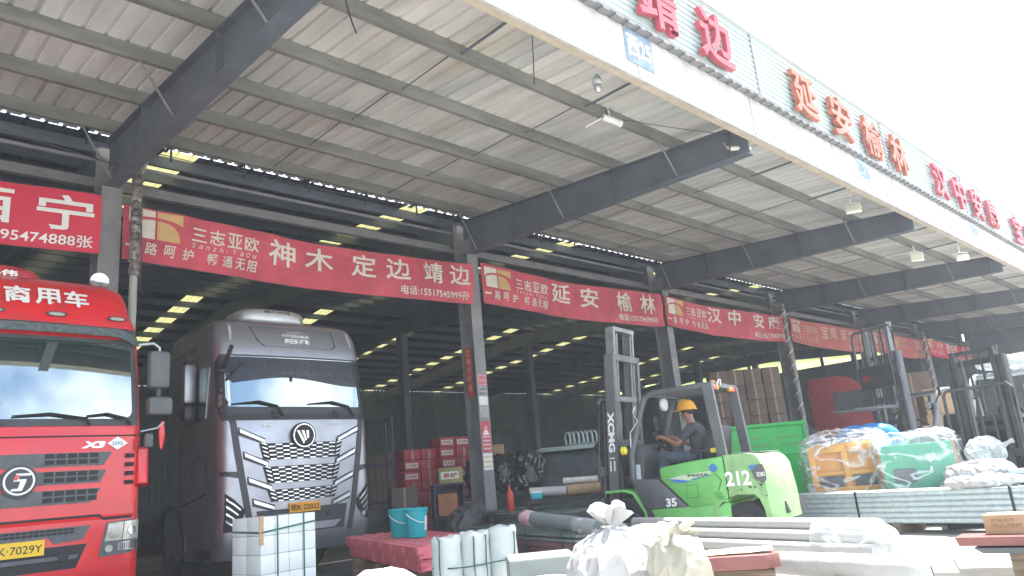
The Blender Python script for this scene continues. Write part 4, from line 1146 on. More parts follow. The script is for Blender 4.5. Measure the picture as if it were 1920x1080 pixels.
hx, hy = -.205, .979
f1_yaw = math.degrees(math.atan2(hy, hx)) - 90
nrm = Vector((hy, -hx)).normalized() if True else None
F1 = (8.56 + .6 * .979, 5.2 + .6 * .205, 0)
fk = thing('forklift', 'lime green electric forklift numbered 212 with a driver under its grey overhead guard', 'forklift', F1, f1_yaw, 'forklifts')
cw_ = forklift_common(fk, m_lime, m_lime_worn, m_fgrey)
overhead_guard(fk, m_fgrey)
mo = mast(fk, 1.72, 2.80, 3.22, .085, m_fgrey, m_fgrey_l, .75)
lf = left_side(-.585, .003)
xf = lambda y, z: (-y, z)
TB().add('212', .02, .85, .34, 1.03, left_side(-.585, .012), bold=.035).build('number_lettering', m_white, cw_)
tb = TB().add('35', -.83, .645, -.68, .755, left_side(-.578, .006), bold=.04).build('size_lettering', m_white, fk)
tb = TB().quad([xf(.74, 1.0), xf(.62, .965), xf(.50, .95), xf(.15, 1.02), xf(.16, 1.06), xf(.55, 1.03)], left_side(-.588, .006)).build('stripe_decal', m_teal_decal, fk)
tb = TB().quad([xf(.76, 1.0), xf(.64, .945), xf(.52, .935), xf(.44, .955), xf(.58, .975)], left_side(-.588, .009)).quad([xf(.44, .955), xf(.42, .975), xf(.18, 1.0), xf(.17, 1.015)], left_side(-.588, .009)).build('blue_decal', m_blue_decal, fk)
tb = TB().add('锂电池叉车', -.48, 1.0, -.2, 1.035, left_side(-.588, .0095)).build('decal_lettering', m_ink, fk)
tb = TB().add('厚德重诚创新', -.62, .44, .0, .50, left_side(-.573, .004), bold=.01).build('frame_lettering', m_white, fk)
q = TB()
for i in range(4): q.quad([xf(.02 + .01 * i, .70 + .025 * i), xf(.13 + .01 * i, .705 + .025 * i), xf(.13 + .01 * i, .712 + .025 * i), xf(.02 + .01 * i, .707 + .025 * i)], left_side(-.588, .005))
for d_ in ring([xf(.52, .74), xf(.52, .90), xf(.36, .90), xf(.36, .74)], .008): q.quad(d_, left_side(-.588, .005))
for d_ in ([xf(.10, 1.02), xf(.03, .93), xf(.04, .925), xf(.11, 1.015)], [xf(.03, .93), xf(.09, .80), xf(.10, .80), xf(.04, .93)]): q.quad(d_, left_side(-.588, .005))
q.build('panel_lines', mat('deep green shadow gap', (0.05, 0.14, 0.03), 0.6), fk)
# maker's badge and rear corner light recess
rp = MB().prism([(-.33, 1.08), (-.505, 1.09), (-.53, 1.0), (-.53, .90), (-.49, .87), (-.40, .90)], 'X', -.592, -.575)
rp.build('lamp_panel', m_mirrorgrey, cw_)
TB().quad([(.33, 1.08), (.45, 1.086), (.36, 1.02)], left_side(-.592, .003)).build('blue_flash', m_blue_decal, cw_)
TB().add('XCMG', .415, .94, .52, .995, left_side(-.592, .003), bold=.03).build('maker_lettering', m_white, cw_)
MB().cyl((-.59, .12, 1.09), (-.594, .12, 1.09), .05, n=20).build('round_badge', m_blue_decal, fk)
MB().prism([(-.50, .60), (-.62, .62), (-.64, .48), (-.52, .46)], 'X', -.30, .60).mapv(lambda c: (c.x - .05, c.y - .02, c.z)).build('rear_slot', m_under, cw_, smooth=0)
MB().prism([(-.10, 1.236), (-.46, 1.228), (-.46, 1.245), (-.10, 1.252)], 'X', -.42, .42).bevel(.006).build('top_cover', m_mirrorgrey, cw_)
TB().quad([xf(-.022, 1.23), xf(-.022, .70), xf(-.032, .70), xf(-.032, 1.23)], left_side(-.588, .004)).build('cover_seam', m_ink, cw_)
# scuffs along the lower counterweight
q = TB(); random.seed(3)
for i in range(60):
    y = -random.uniform(-.02, .50); z = random.uniform(.60, 1.0 if i > 35 else .85); w = random.uniform(.008, .05); h = random.uniform(.004, .018)
    if z < .78 and -.47 < y < .05: continue
    if z > .84 and -.36 < y < .03: continue
    q.quad([xf(y, z), xf(y - w * .6, z - h), xf(y - w, z + h * .3), xf(y - w * .4, z + h)], left_side(-.58, .006))
q.build('scuff', mat('bare rusty scuff', (0.12, 0.11, 0.06), 0.8), cw_)
# mast lettering, reading downwards on the outer face of the near rail
lean = lambda y, z: y - .085 * z
tm = lambda u, v, d: (-.449 - d, lean(1.72, v) - u + .0, v)
tb = TB().add('XCMG', -.05, 1.42, .05, 1.98, tm, bold=.045, rot=-90)
tb.quad([(-.04, 1.33), (.04, 1.33), (.04, 1.345), (-.04, 1.345)], tm).quad([(-.04, 1.16), (-.04, 1.30), (-.02, 1.30), (-.02, 1.16)], tm).quad([(.02, 1.16), (.02, 1.30), (.04, 1.30), (.04, 1.16)], tm)
tb.build('mast_lettering', m_white, mo)
# floor, dashboard, steering wheel, seat
MB().box((0, .95, .80), (1.0, .75, .04)).build('floor_plate', m_fgrey, fk)
MB().prism([(1.18, .82), (1.36, .82), (1.34, 1.42), (1.18, 1.50), (1.10, 1.40)], 'X', -.45, .45).bevel(.03).build('dashboard', m_dark, fk)
MB().prism([(1.20, .86), (1.31, .86), (1.26, 1.22), (1.19, 1.22)], 'X', -.47, -.455).build('dash_cover', m_galv, fk, smooth=0)
sw = MB(); n = 26; cc = Vector((0, 1.02, 1.50)); tilt = rad(48)
ux, uy = Vector((1, 0, 0)), Vector((0, math.cos(tilt), math.sin(tilt)))
pts = [cc + (ux * math.cos(2 * math.pi * i / n) + uy * math.sin(2 * math.pi * i / n)) * .175 for i in range(n + 1)]
sw.tube(pts, .016, 8)
for a in (0, 120, 240): sw.tube([cc, cc + (ux * math.cos(rad(a + 90)) + uy * math.sin(rad(a + 90))) * .17], .012, 6)
nn = ux.cross(uy)
sw.cyl(cc - nn * .02, cc + nn * .02, .045, n=12).cyl(cc, cc + Vector((0, .20, -.26)), .028, n=10)
sw.build('steering_wheel', m_ink, fk)
st = MB().box((0, .42, 1.16), (.50, .50, .12), bev=.04)
st.build('seat', m_seat, fk)
bk = MB().box((0, .15, 1.42), (.50, .11, .46), Matrix.Rotation(rad(10), 3, 'X'), bev=.05)
for s in (-1, 1): bk.box((s * .25, .22, 1.38), (.09, .20, .34), Matrix.Rotation(rad(10), 3, 'X'), bev=.035)
bk.build('seat_back', m_seat, fk)
for s in (-1, 1): MB().box((s * .31, .36, 1.32), (.05, .30, .05), bev=.02).build('armrest', m_seat, fk)
MB().box((-.46, .10, 1.31), (.05, .14, .06), bev=.02).build('seat_lever', m_yellowlamp, fk)
for k in range(3): MB().tube([(.22 + .06 * k, 1.08, 1.38), (.22 + .06 * k, 1.02, 1.56)], .009, 6).lathe([(.005, 1.60), (.02, 1.585), (.02, 1.565), (.006, 1.55)], (.22 + .06 * k, 1.02, 0), n=10).build('control_lever', m_ink, fk)
# fan, display, lamps
fn = MB().lathe([(.02, -.03), (.09, -.025), (.10, 0), (.09, .03), (.03, .04)], (0.0, .92, 2.02), 'Y', 20)
fn.build('cab_fan', m_white, fk); MB().tube([(0.0, .93, 2.02), (.02, .97, 2.10), (.05, .98, 2.15)], .012, 6).build('fan_stalk', m_white, fk)
MB().box((.30, 1.22, 1.78), (.16, .05, .22), bev=.02).build('display', m_ink, fk)
MB().tube([(.30, 1.22, 1.66), (.30, 1.25, 1.48)], .015, 6).build('display_stalk', m_ink, fk)
for s in (-1, 1):
    MB().lathe([(.02, -.05), (.055, -.03), (.06, .02), (.02, .03)], (s * .56, 1.36, 1.42), 'Y', 16).build('turn_lamp', m_yellowlamp, fk)
    t_ = MB().box((s * .38, .03, 2.13), (.16, .05, .07), bev=.012).build('tail_lamp', m_redlamp, fk)
    MB().box((s * .27, .028, 2.13), (.10, .05, .07), bev=.012).build('indicator', m_amber, t_)
MB().tube([(-.3, .0, 2.16), (-.28, -.02, 2.22), (-.2, -.02, 2.23), (-.17, 0, 2.16)], .010, 6).build('grab_loop', m_chrome, fk)
MB().lathe([(.05, 0), (.055, .06), (.03, .10), (.005, .11)], (.25, .25, 2.18), n=14).build('beacon', m_amber, fk)
MB().tube([(-.52, 1.12, 2.0), (-.56, 1.16, 1.92), (-.55, 1.10, 1.80), (-.54, 1.24, 1.65), (-.53, 1.26, 1.40)], .010, 6).build('grab_rail', m_chrome, fk)
MB().tube([(-.30, 1.5, .85), (-.34, 1.55, 1.6), (-.30, 1.58, 2.4)], .014, 6).build('hydraulic_hose', m_ink, fk)

# ------------------------------------------------------------------ driver (skin-modifier figure baked to one mesh)
def skin_mesh(joints, edges, name, m, parent, sub=2, root=0, label=None):
    me = bpy.data.meshes.new(name)
    me.from_pydata([j[0] for j in joints], edges, [])
    o = bpy.data.objects.new(name, me); COL.objects.link(o)
    md = o.modifiers.new('skin', 'SKIN'); md.use_smooth_shade = True
    sv = me.skin_vertices[0].data
    for i, j in enumerate(joints):
        r = j[1]; sv[i].radius = (r, r) if not isinstance(r, tuple) else r
    sv[root].use_root = True
    ss = o.modifiers.new('sub', 'SUBSURF'); ss.levels = sub; ss.render_levels = sub
    bpy.context.view_layer.update()
    dg = bpy.context.evaluated_depsgraph_get()
    nm = bpy.data.meshes.new_from_object(o.evaluated_get(dg), depsgraph=dg)
    bpy.data.objects.remove(o); bpy.data.meshes.remove(me)
    nm.polygons.foreach_set('use_smooth', [True] * len(nm.polygons))
    nm.materials.clear()
    q = new_obj(name, nm, m, parent)
    if label: q['label'] = label
    return q
m_skin = mat('tanned skin', (0.30, 0.15, 0.095), 0.5, var=0.06, scale=10)
m_shirt = mat('dark grey t-shirt', (0.055, 0.058, 0.064), 0.8, var=0.15, scale=7, bump=0.3, bscale=14)
m_jeans = mat('faded blue jeans', (0.05, 0.085, 0.115), 0.8, var=0.2, scale=8, bump=0.3, bscale=16)
m_shoe = mat('pale work shoes', (0.35, 0.33, 0.30), 0.7, var=0.15)
m_helmet = mat('yellow safety helmet', (0.75, 0.36, 0.015), 0.35, var=0.06)
m_hair = mat('short black hair', (0.015, 0.013, 0.012), 0.7)
dr = thing('person', 'driver in a yellow helmet, grey t-shirt and jeans steering the green forklift', 'person', F1, f1_yaw)
J = [((0, .47, 1.27), .085), ((0, .48, 1.42), .085), ((0, .51, 1.58), .085), ((0, .535, 1.70), .055), ((0, .565, 1.78), .052), ((0, .60, 1.86), (.072, .085)), ((0, .605, 1.94), (.075, .09)), ((0, .60, 2.00), .06)]
E_ = [(i, i + 1) for i in range(7)]
def add(j, par):
    J.append(j); E_.append((par, len(J) - 1)); return len(J) - 1
hand_tip = {}
for s in (-1, 1):
    a = add(((s * .155, .52, 1.655), .045), 3); a = add(((s * .235, .60, 1.56), .046), a); a = add(((s * .25, .71, 1.455), .042), a)
    wr = Vector((s * .17, .93, 1.565)); a = add(((s * .22, .80, 1.495), .038), a); a = add((tuple(wr), .027), a)
    palm = wr + Vector((-s * .01, .055, .025)); a = add((tuple(palm), (.034, .022)), a)
    for k, (dx, ln) in enumerate(((-.032, .050), (-.011, .060), (.011, .062), (.032, .052))):
        b = add((tuple(palm + Vector((dx, .035, .012))), .0105), a); b = add((tuple(palm + Vector((dx, .035 + ln * .6, .0))), .0095), b); add((tuple(palm + Vector((dx, .03 + ln * .55, -.032))), .008), b)
    b = add((tuple(palm + Vector((-s * .042, .0, -.008))), .011), a); add((tuple(palm + Vector((-s * .055, .04, -.022))), .009), b)
    h_ = add(((s * .10, .50, 1.25), .095), 0); k_ = add(((s * .19, .97, 1.28), .062), h_); an = add(((s * .20, 1.02, .93), .040), k_); add(((s * .205, 1.13, .865), .032), an)
skin_mesh(J, E_, 'body', m_skin, dr, 2)
# face: nose, eyes, mouth and ears on the head
fc = MB()
fc.prism([(.685, 1.90), (.715, 1.865), (.68, 1.855)], 'X', -.014, .014)
for s in (-1, 1): fc.lathe([(.004, -.012), (.02, -.008), (.024, .002), (.012, .01)], (s * .078, .595, 1.885), 'X', 12)
fc.box((0, .682, 1.825), (.045, .014, .012), bev=.004)
fc.build('nose_mouth_and_ears', m_skin, dr, smooth=60)
ey = MB()
for s in (-1, 1): ey.box((s * .030, .675, 1.905), (.022, .012, .009), bev=.003).box((s * .030, .678, 1.922), (.034, .012, .006))
ey.build('eyes', m_ink, dr)
MB().blob((0, .585, 1.93), (.168, .19, .13), 1, .006, 20, 2.2, 3).build('hair', m_hair, dr, smooth=60)
J = [((0, .455, 1.24), (.155, .125)), ((0, .465, 1.38), (.16, .125)), ((0, .495, 1.55), (.17, .13)), ((0, .525, 1.68), (.10, .085)), ((0, .545, 1.735), .068)]
E_ = [(0, 1), (1, 2), (2, 3), (3, 4)]
for s in (-1, 1):
    a = add(((s * .155, .515, 1.665), .078), 3); a = add(((s * .225, .58, 1.59), .074), a); add(((s * .25, .67, 1.50), .066), a)
skin_mesh(J, E_, 't_shirt', m_shirt, dr, 2)
J = [((0, .47, 1.22), (.15, .12))]; E_ = []
for s in (-1, 1):
    a = add(((s * .10, .52, 1.25), .112), 0); a = add(((s * .15, .76, 1.28), .094), a); a = add(((s * .19, .98, 1.285), .080), a); a = add(((s * .195, 1.01, 1.13), .070), a); add(((s * .20, 1.03, .93), .060), a)
skin_mesh(J, E_, 'trousers', m_jeans, dr, 2)
for s in (-1, 1):
    MB().blob((s * .205, 1.10, .868), (.10, .26, .10), 3, .0, 1, 2.6, 3).build('shoe', m_shoe, dr, smooth=60)
hm = MB()
prof = [(.118, 1.945), (.118, 1.96), (.112, 2.0), (.095, 2.045), (.065, 2.075), (.03, 2.088), (.004, 2.09)]
hm.lathe(prof, (0, 0, 0), n=28)
hm.mapv(lambda c: (c.x * .98, .60 + c.y * 1.16 + .0, c.z))
brim = [(.155 * math.cos(2 * math.pi * i / 28) * .88, .60 + (.155 + (.05 if math.sin(2 * math.pi * i / 28) > 0 else 0) * math.sin(2 * math.pi * i / 28)) * math.sin(2 * math.pi * i / 28)) for i in range(28)]
hm.prism(brim, 'Z', 1.940, 1.952)
for k in (-1, 0, 1): hm.tube([(k * .035, .60 + .13 * math.cos(a_), 1.955 + .137 * math.sin(a_)) for a_ in [math.pi * i / 10 for i in range(11)]], .008, 6)
hm.build('helmet', m_helmet, dr, smooth=40)
MB().tube([(-.085, .63, 1.95), (-.088, .64, 1.88), (-.06, .665, 1.80), (0, .68, 1.785)], .004, 5).build('chin_strap', m_ink, dr)

dr.scale = (.95, .95, .95)
dr.location = Vector(F1) + Matrix.Rotation(rad(f1_yaw), 3, 'Z') @ Vector((0, .02, .055))
# ------------------------------------------------------------------ grey forklift with raised mast, behind the wrapped machines
def grey_forklift(loc, yaw, label, zo, zi, carr, cloth=False, lean=.04, m_body=m_dark):
    r = thing('forklift', label, 'forklift', loc, yaw, 'forklifts')
    forklift_common(r, m_body, m_fgrey, m_fgrey)
    overhead_guard(r, m_galv if cloth else m_fgrey_l)
    mast(r, 1.72, zo, zi, lean, m_fgrey if not cloth else m_dark, m_fgrey_l if not cloth else m_dark, carr)
    MB().prism([(1.18, .82), (1.36, .82), (1.34, 1.42), (1.18, 1.50), (1.10, 1.40)], 'X', -.45, .45).bevel(.03).build('dashboard', m_ink, r)
    MB().box((0, .42, 1.2), (.50, .50, .14), bev=.04).build('seat', m_seat, r)
    MB().box((0, .15, 1.45), (.50, .12, .50), Matrix.Rotation(rad(10), 3, 'X'), bev=.05).build('seat_back', m_seat, r)
    sw = MB().tube([cc + (ux * math.cos(2 * math.pi * i / n) + uy * math.sin(2 * math.pi * i / n)) * .175 for i in range(n + 1)], .018, 8).cyl(cc, cc + Vector((0, .20, -.26)), .028, n=10)
    sw.build('steering_wheel', m_ink, r)
    for s in (-1, 1):
        l = MB().lathe([(.03, -.05), (.08, -.02), (.085, .03), (.04, .045)], (s * .42, 1.16, 1.86), 'Y', 16).build('headlamp', m_ink, r)
        MB().lathe([(.005, .048), (.07, .046), (.07, .05), (.005, .052)], (s * .42, 1.16, 1.86), 'Y', 16).build('lens', m_lamp, l)
        MB().tube([(s * .42, 1.1, 1.86), (s * .48, 1.06, 1.94)], .012, 6).build('lamp_arm', m_ink, r)
        MB().tube([(s * .5, 1.1, 1.9), (s * .62, 1.14, 2.0), (s * .66, 1.14, 2.06)], .012, 6).box((s * .68, 1.14, 2.1), (.05, .03, .17), bev=.01).build('rear_view_mirror', m_ink, r)
    return r
g2 = grey_forklift((17.09, 4.79, 0), 65, 'grey forklift with its mast raised high behind the wrapped orange machine', 2.95, 3.55, 2.05, False, .02)
MB().box((-.05, 1.95, 2.50), (.85, .02, .45)).build('carriage_plate', m_dark, g2, smooth=0)
tb = TB()
for i in range(3): tb.quad([(.02 + .07 * i, 2.44), (.06 + .07 * i, 2.44), (.01 + .07 * i, 2.56), (-.03 + .07 * i, 2.56)], lambda u, v, d: (u + .1, 1.975, v))
tb.build('hazard_stripes', m_redlamp, g2)
g3 = grey_forklift((14.76, 2.85, 0), 75, 'dark forklift with lowered black mast and pale guard at the right edge', 2.35, 2.5, .5, True, .02)
m_film_top = mat_film('clear rain cover film', (0.80, 0.83, 0.85), .45, .9, 4)
MB().blob((0, .45, 2.32), (1.1, 1.25, .22), 7, .04, 3, 2.6, 4).build('rain_cover', m_film_top, g3, smooth=60)
MB().tube([(-.55, .9, 1.5), (-.58, .95, 1.75)], .05, 8).build('orange_reflector', m_amber, g3)

# ================================================================== goods in the yard and in the bays
m_carton_w = mat('pale white carton', (0.62, 0.66, 0.66), 0.6, var=0.08, scale=4)
m_carton_b = mat('brown carton', (0.16, 0.105, 0.08), 0.75, var=0.15, scale=3)
m_carton_t = mat('tan carton', (0.42, 0.28, 0.16), 0.75, var=0.12, scale=4)
m_carton_r = mat('dark red carton', (0.36, 0.025, 0.045), 0.6, var=0.12, scale=4)
m_strap_g = mat('dark green strap', (0.01, 0.10, 0.08), 0.4)
m_strap_k = mat('black strap', (0.02, 0.022, 0.025), 0.4)
m_wood = mat('weathered timber', (0.22, 0.16, 0.11), 0.8, var=0.3, scale=4, stretch=(1, 8, 8), bump=0.3)
m_pink = mat('faded red plastic tile', (0.74, 0.17, 0.20), 0.42, var=0.14, scale=3)
m_teal = mat('teal bucket plastic', (0.0, 0.34, 0.39), 0.35, var=0.06)
m_paper = mat('printed paper label', (0.70, 0.69, 0.62), 0.6, var=0.2, scale=30)
m_panel_g = mat('dark green grey panel', (0.19, 0.24, 0.215), 0.5, 0.1, var=0.2, scale=2)
m_panel_m = mat('dull maroon panel', (0.26, 0.15, 0.165), 0.5, 0.1, var=0.2, scale=2)
m_black_film = mat('wrinkled black plastic film', (0.012, 0.013, 0.015), 0.18, var=0.2, scale=3, bump=1.0, bscale=9, spec=0.8)
m_tarp_g = mat('dark green tarpaulin', (0.028, 0.045, 0.05), 0.55, var=0.25, scale=2, bump=0.4, bscale=6)
m_foam = mat('white foam sheet', (0.48, 0.53, 0.52), 0.6, var=0.05, scale=6, bump=0.5, bscale=14)
m_sack = mat('white woven sack', (0.42, 0.42, 0.41), 0.6, var=0.06, scale=5, bump=0.6, bscale=9)
m_sack_c = mat('cloudy cream plastic bag', (0.44, 0.415, 0.33), 0.35, var=0.16, scale=4, bump=0.7, bscale=7)
m_mesh_roll = mat('grey green mesh roll', (0.24, 0.30, 0.30), 0.6, var=0.2, scale=6, stretch=(20, 1, 20))
m_orange = mat('orange machine paint', (0.90, 0.40, 0.015), 0.4, var=0.1)
m_mgreen = mat('mint green cabinet paint', (0.06, 0.38, 0.22), 0.4, var=0.1)
m_binr = mat('bright green container paint', (0.02, 0.45, 0.075), 0.45, var=0.10, scale=2)
m_bluetarp = mat('blue tarpaulin', (0.01, 0.20, 0.52), 0.45, var=0.15, scale=3, bump=0.5, bscale=6)
m_film = mat_film('clear wrapping film', (0.85, 0.88, 0.90), .10, .62, 1.5, (1.0, 1.0, 2.2))
m_film_m = mat_film('milky wrapping film', (0.80, 0.83, 0.84), .35, .85, 2.2, (1, 1, 1.6))
m_brown_sheet = mat('brown folded sheet metal', (0.27, 0.10, 0.09), 0.45, 0.1, var=0.15)

# ---- strapped stack of white cartons
t = thing('carton_stack', 'pale white cartons bound with dark green straps in front of the grey truck', 'cartons', (3.22, 6.86, .03), 4)
for r_ in range(5):
    for c_ in range(4):
        for d_ in range(2):
            if c_ not in (0, 3) and d_ == 1 and r_ < 4: continue
            MB().box((.085 + .172 * c_ + random.uniform(-.002, .002), .16 + .32 * d_ + random.uniform(-.002, .002), .15 + .085 + .17 * r_), (.168, .316, .167), bev=.006).build('carton', m_carton_w, t)
MB().box((.34, .32, .06), (.74, .68, .03)).box((.34, .06, .022), (.7, .1, .044)).box((.34, .58, .022), (.7, .1, .044)).box((.34, .32, .11), (.7, .6, .07)).build('pallet', m_wood, t, smooth=0)
for x in (.20, .53): MB().box((x, -.004, .57), (.016, .004, .86)).box((x, .32, 1.004), (.016, .66, .004)).build('strap', m_strap_g, t, smooth=0)
for z, dz in ((.86, .05), (.30, .03)):
    s_ = MB(); s_.prism([(-.004, z - .008), (.69, z + dz), (.69, z + dz + .016), (-.004, z + .008)], 'Y', -.008, -.004); s_.prism([(-.006, z - .008), (.64, z + .01), (.64, z + .026), (-.006, z + .008)], 'X', -.008, -.004); s_.build('strap', m_strap_g, t, smooth=0)
MB().box((.004, -.002, .88), (.05, .012, .26)).build('corner_board', m_carton_t, t, smooth=0)
t.scale = (.85, .85, 1.0)

# ---- red plastic roof tiles with buckets
t = thing('roof_tile_stack', 'stack of faded red plastic roof tiles with scalloped edges carrying two teal buckets', 'roof tiles', (4.83, 6.63, 0), -19.4)
def tiles(z0, th, L0, L1, x0, x1, seed):
    mb = MB(); n = 7; step = (L1 - L0) / n
    out = []
    for i in range(n):
        y = L0 + step * i
        out += [(x0, y + .02), (x0 - .015, y + .05), (x0 - .015, y + step - .06), (x0, y + step - .02)]
    m_ = 8
    back_ = [(x1, L1 - .02), (x1, L0 + .02)]
    mb.prism(out + back_, 'Z', z0, z0 + th)
    for i in range(n):
        y = L0 + step * i
        mb.prism([(y + .03, z0 - .055), (y + step - .04, z0 - .045), (y + step - .01, z0 + .01), (y + .0, z0 + .01)], 'X', x0 + .0, x0 + .05)
    for i in range(5):
        a = x0 + .03 + (x1 - x0 - .06) * i / 5
        mb.prism([(a, z0 + th - .01), (a + .05, z0 + th + .012), (a + .12, z0 + th + .012), (a + .17, z0 + th - .01)], 'Y', L0 + .03, L1 - .03)
    for i in range(5):
        a = x0 + (x1 - x0) * i / 5
        mb.prism([(a + .02, z0 - .04), (a + .19, z0 - .04), (a + .2, z0 + .01), (a + .0, z0 + .01)], 'Y', L0 + .015, L0 + .05)
    return mb
tiles(.49, .075, .0, 3.7, 0, 1.04, 1).build('upper_tiles', m_pink, t, smooth=0)
tiles(.36, .075, .05, 3.62, .04, 1.02, 2).build('lower_tiles', m_pink, t, smooth=0)
MB().box((.5, -.0, .535), (.34, .02, .07)).build('label', m_paper, t, smooth=0)
MB().box((.55, .045, .40), (.30, .02, .06)).build('label', m_paper, t, smooth=0)
for y in (.5, 1.8, 3.1): MB().box((.52, y, .15), (1.1, .12, .30)).build('bearer', m_wood, t, smooth=0)
MB().prism([(.60, .57), (.95, .57), (.95, .64)], 'Y', 2.9, 2.94).build('upturned_tile', m_pink, t, smooth=0)
def bucket(x, y, z, yaw, label):
    b = thing('bucket', label, 'bucket', (x, y, z), yaw, 'teal buckets on the red tiles')
    MB().lathe([(.118, 0), (.124, .01), (.142, .30), (.150, .30), (.150, .325), (.143, .325)], n=32).build('tub', m_teal, b, smooth=40)
    MB().lathe([(.153, .318), (.156, .322), (.156, .345), (.150, .352), (.13, .348), (.125, .34), (.01, .34)], n=32).build('lid', m_teal, b, smooth=40)
    MB().tube([(-.152, .0, .29), (-.13, -.07, .24), (-.07, -.135, .19), (.02, -.155, .17)], .005, 6).build('handle', m_white, b)
    lb = MB(); bm = lb.bm; n = 7
    pr = [[bm.verts.new((.1365 * (1 + .022 * (zz - .1)) * math.cos(a) + (.0), .1385 * math.sin(a), zz)) for zz in (.08, .25)] for a in [rad(-75 + 9 * i) for i in range(n)]]
    for i in range(n):
        for k in (0, 1):
            zz = pr[i][k].co.z; a = rad(-75 + 9 * i); r_ = .124 + .018 * (zz - .01) / .29 + .0015
            pr[i][k].co = (r_ * math.cos(a), r_ * math.sin(a), zz)
    for i in range(n - 1): bm.faces.new((pr[i][0], pr[i + 1][0], pr[i + 1][1], pr[i][1]))
    lb.build('label', m_paper, b)
bucket(5.83, 8.37, .58, -20, 'left of two teal lidded buckets, nearer the grey truck')
bucket(5.76, 7.93, .58, 0, 'right of two teal lidded buckets on the red roof tiles, the nearer one')

# ---- white foam rolls bundled upright
t = thing('foam_roll_bundle', 'three upright white foam rolls bound together with dark green straps', 'foam rolls', (4.28, 5.68, 0.03), -26)
for i, x in enumerate((.12, .355, .59)):
    mb = MB().lathe([(.115, 0), (.122, .05), (.120, .30), (.124, .45), (.118, .60), (.126, .66), (.115, .69), (.09, .70), (.05, .69), (.01, .685)], (x, 0, 0), n=28)
    mb.mapv(lambda c, i=i: (c.x + .008 * mnoise.noise(Vector((c.x * 9, c.y * 9, c.z * 6 + i))), c.y + .008 * mnoise.noise(Vector((c.y * 9, c.x * 9, c.z * 6))), c.z + (.03 * mnoise.noise(Vector((c.x * 14, c.y * 14, i))) + .02 * i if c.z > .6 else 0)))
    mb.build('foam_roll', m_foam, t, smooth=60)
for z in (.44, .16):
    MB().tube([(0, -.03, z), (.12, -.135, z - .01), (.24, -.125, z - .015), (.355, -.135, z - .01), (.48, -.125, z), (.60, -.135, z + .01), (.715, -.02, z + .025), (.6, .13, z), (.12, .13, z), (0, -.03, z)], .007, 6).build('strap', m_strap_g, t)
for x in (.04, .32, .42, .66): MB().tube([(x, -.128, .02), (x - .01, -.132, .45), (x, -.125, .68), (x, .0, .71)], .006, 6).build('strap', m_strap_g, t)
t.scale = (1.13, 1.13, .98)

# ---- dome shaped white sack at the bottom edge
t = thing('sack', 'round topped white sack cut by the bottom edge, left of the foam rolls', 'sack', (3.02, 4.58, 0))
MB().blob((0, 0, .31), (.62, .6, .66), 11, .02, 4, 2.4, 5, .02).build('sack_body', m_sack, t, smooth=60)

# ---- big tied white bag and its neighbour
t = thing('sack', 'big sunlit white bag with a tied knot standing in the foreground', 'sack', (4.10, 3.40, 0))
MB().blob((0, 0, .38), (.62, .60, .78), 21, .045, 5, 2.7, 6, .03).build('sack_body', m_sack, t, smooth=60)
def ruffle(mb, c, zs, rs, seed=0, n=60):
    """gathered mouth of a bag: the rim flares out in uneven pleats"""
    rings = []
    for i, (z, r) in enumerate(zip(zs, rs)):
        k = i / (len(zs) - 1); ring_ = []
        for j in range(n):
            a = 2 * math.pi * j / n
            f = 1 + k ** .7 * (.38 * math.sin(5 * a + seed) + .26 * math.sin(8 * a + 2 * seed) + .16 * math.sin(13 * a)) * (1 if i else .3)
            ring_.append(mb.bm.verts.new((c[0] + r * f * math.cos(a) + .02 * k * math.sin(seed), c[1] + r * f * math.sin(a), c[2] + z + k * .035 * math.sin(3 * a + seed) + k * .02 * math.sin(7 * a))))
        rings.append(ring_)
    for p, q in zip(rings, rings[1:]):
        for j in range(n): mb.bm.faces.new((p[j], p[(j + 1) % n], q[(j + 1) % n], q[j]))
    mb.bm.faces.new(rings[-1])
    return mb
ruffle(MB(), (-.03, 0, 0), (.70, .765, .80, .83, .87, .905, .91), (.12, .06, .032, .05, .095, .12, .09), 1.3).build('knot', m_sack, t, smooth=50)
MB().tube([(-.06 + .035 * math.cos(a), .035 * math.sin(a) - .0, .80) for a in [rad(30 * i) for i in range(13)]], .008, 6).build('tie', m_paper, t)
t = thing('sack', 'cream cloudy plastic bag right of the big tied white bag', 'sack', (4.12, 2.92, 0))
MB().blob((0, 0, .36), (.30, .38, .76), 31, .03, 6, 3.0, 6, .022).build('sack_body', m_sack_c, t, smooth=60)
ruffle(MB(), (.02, 0, 0), (.68, .715, .735, .75, .765, .77), (.13, .10, .07, .08, .10, .08), 2.6).build('crumpled_mouth', m_sack_c, t, smooth=50)
t = thing('sack', 'low rumpled white sack behind the cream bag near the forklift wheel', 'sack', (5.4, 4.15, 0))
MB().blob((0, 0, .31), (.75, .9, .66), 41, .09, 4, 2.4, 6, .035).build('sack_body', m_sack, t, smooth=60)
t = thing('box', 'pale grey green carton with rounded wrap left of the big tied white bag', 'carton', (4.30, 4.32, 0), -40)
MB().box((0, 0, .29), (.52, .5, .585), bev=.02).build('carton', mat('pale grey green wrap', (0.22, 0.25, 0.235), 0.5, var=0.1), t)
MB().blob((.0, -.30, .22), (.62, .34, .46), 43, .03, 5, 3, 4).build('wrap_fold', m_sack, t, smooth=60)

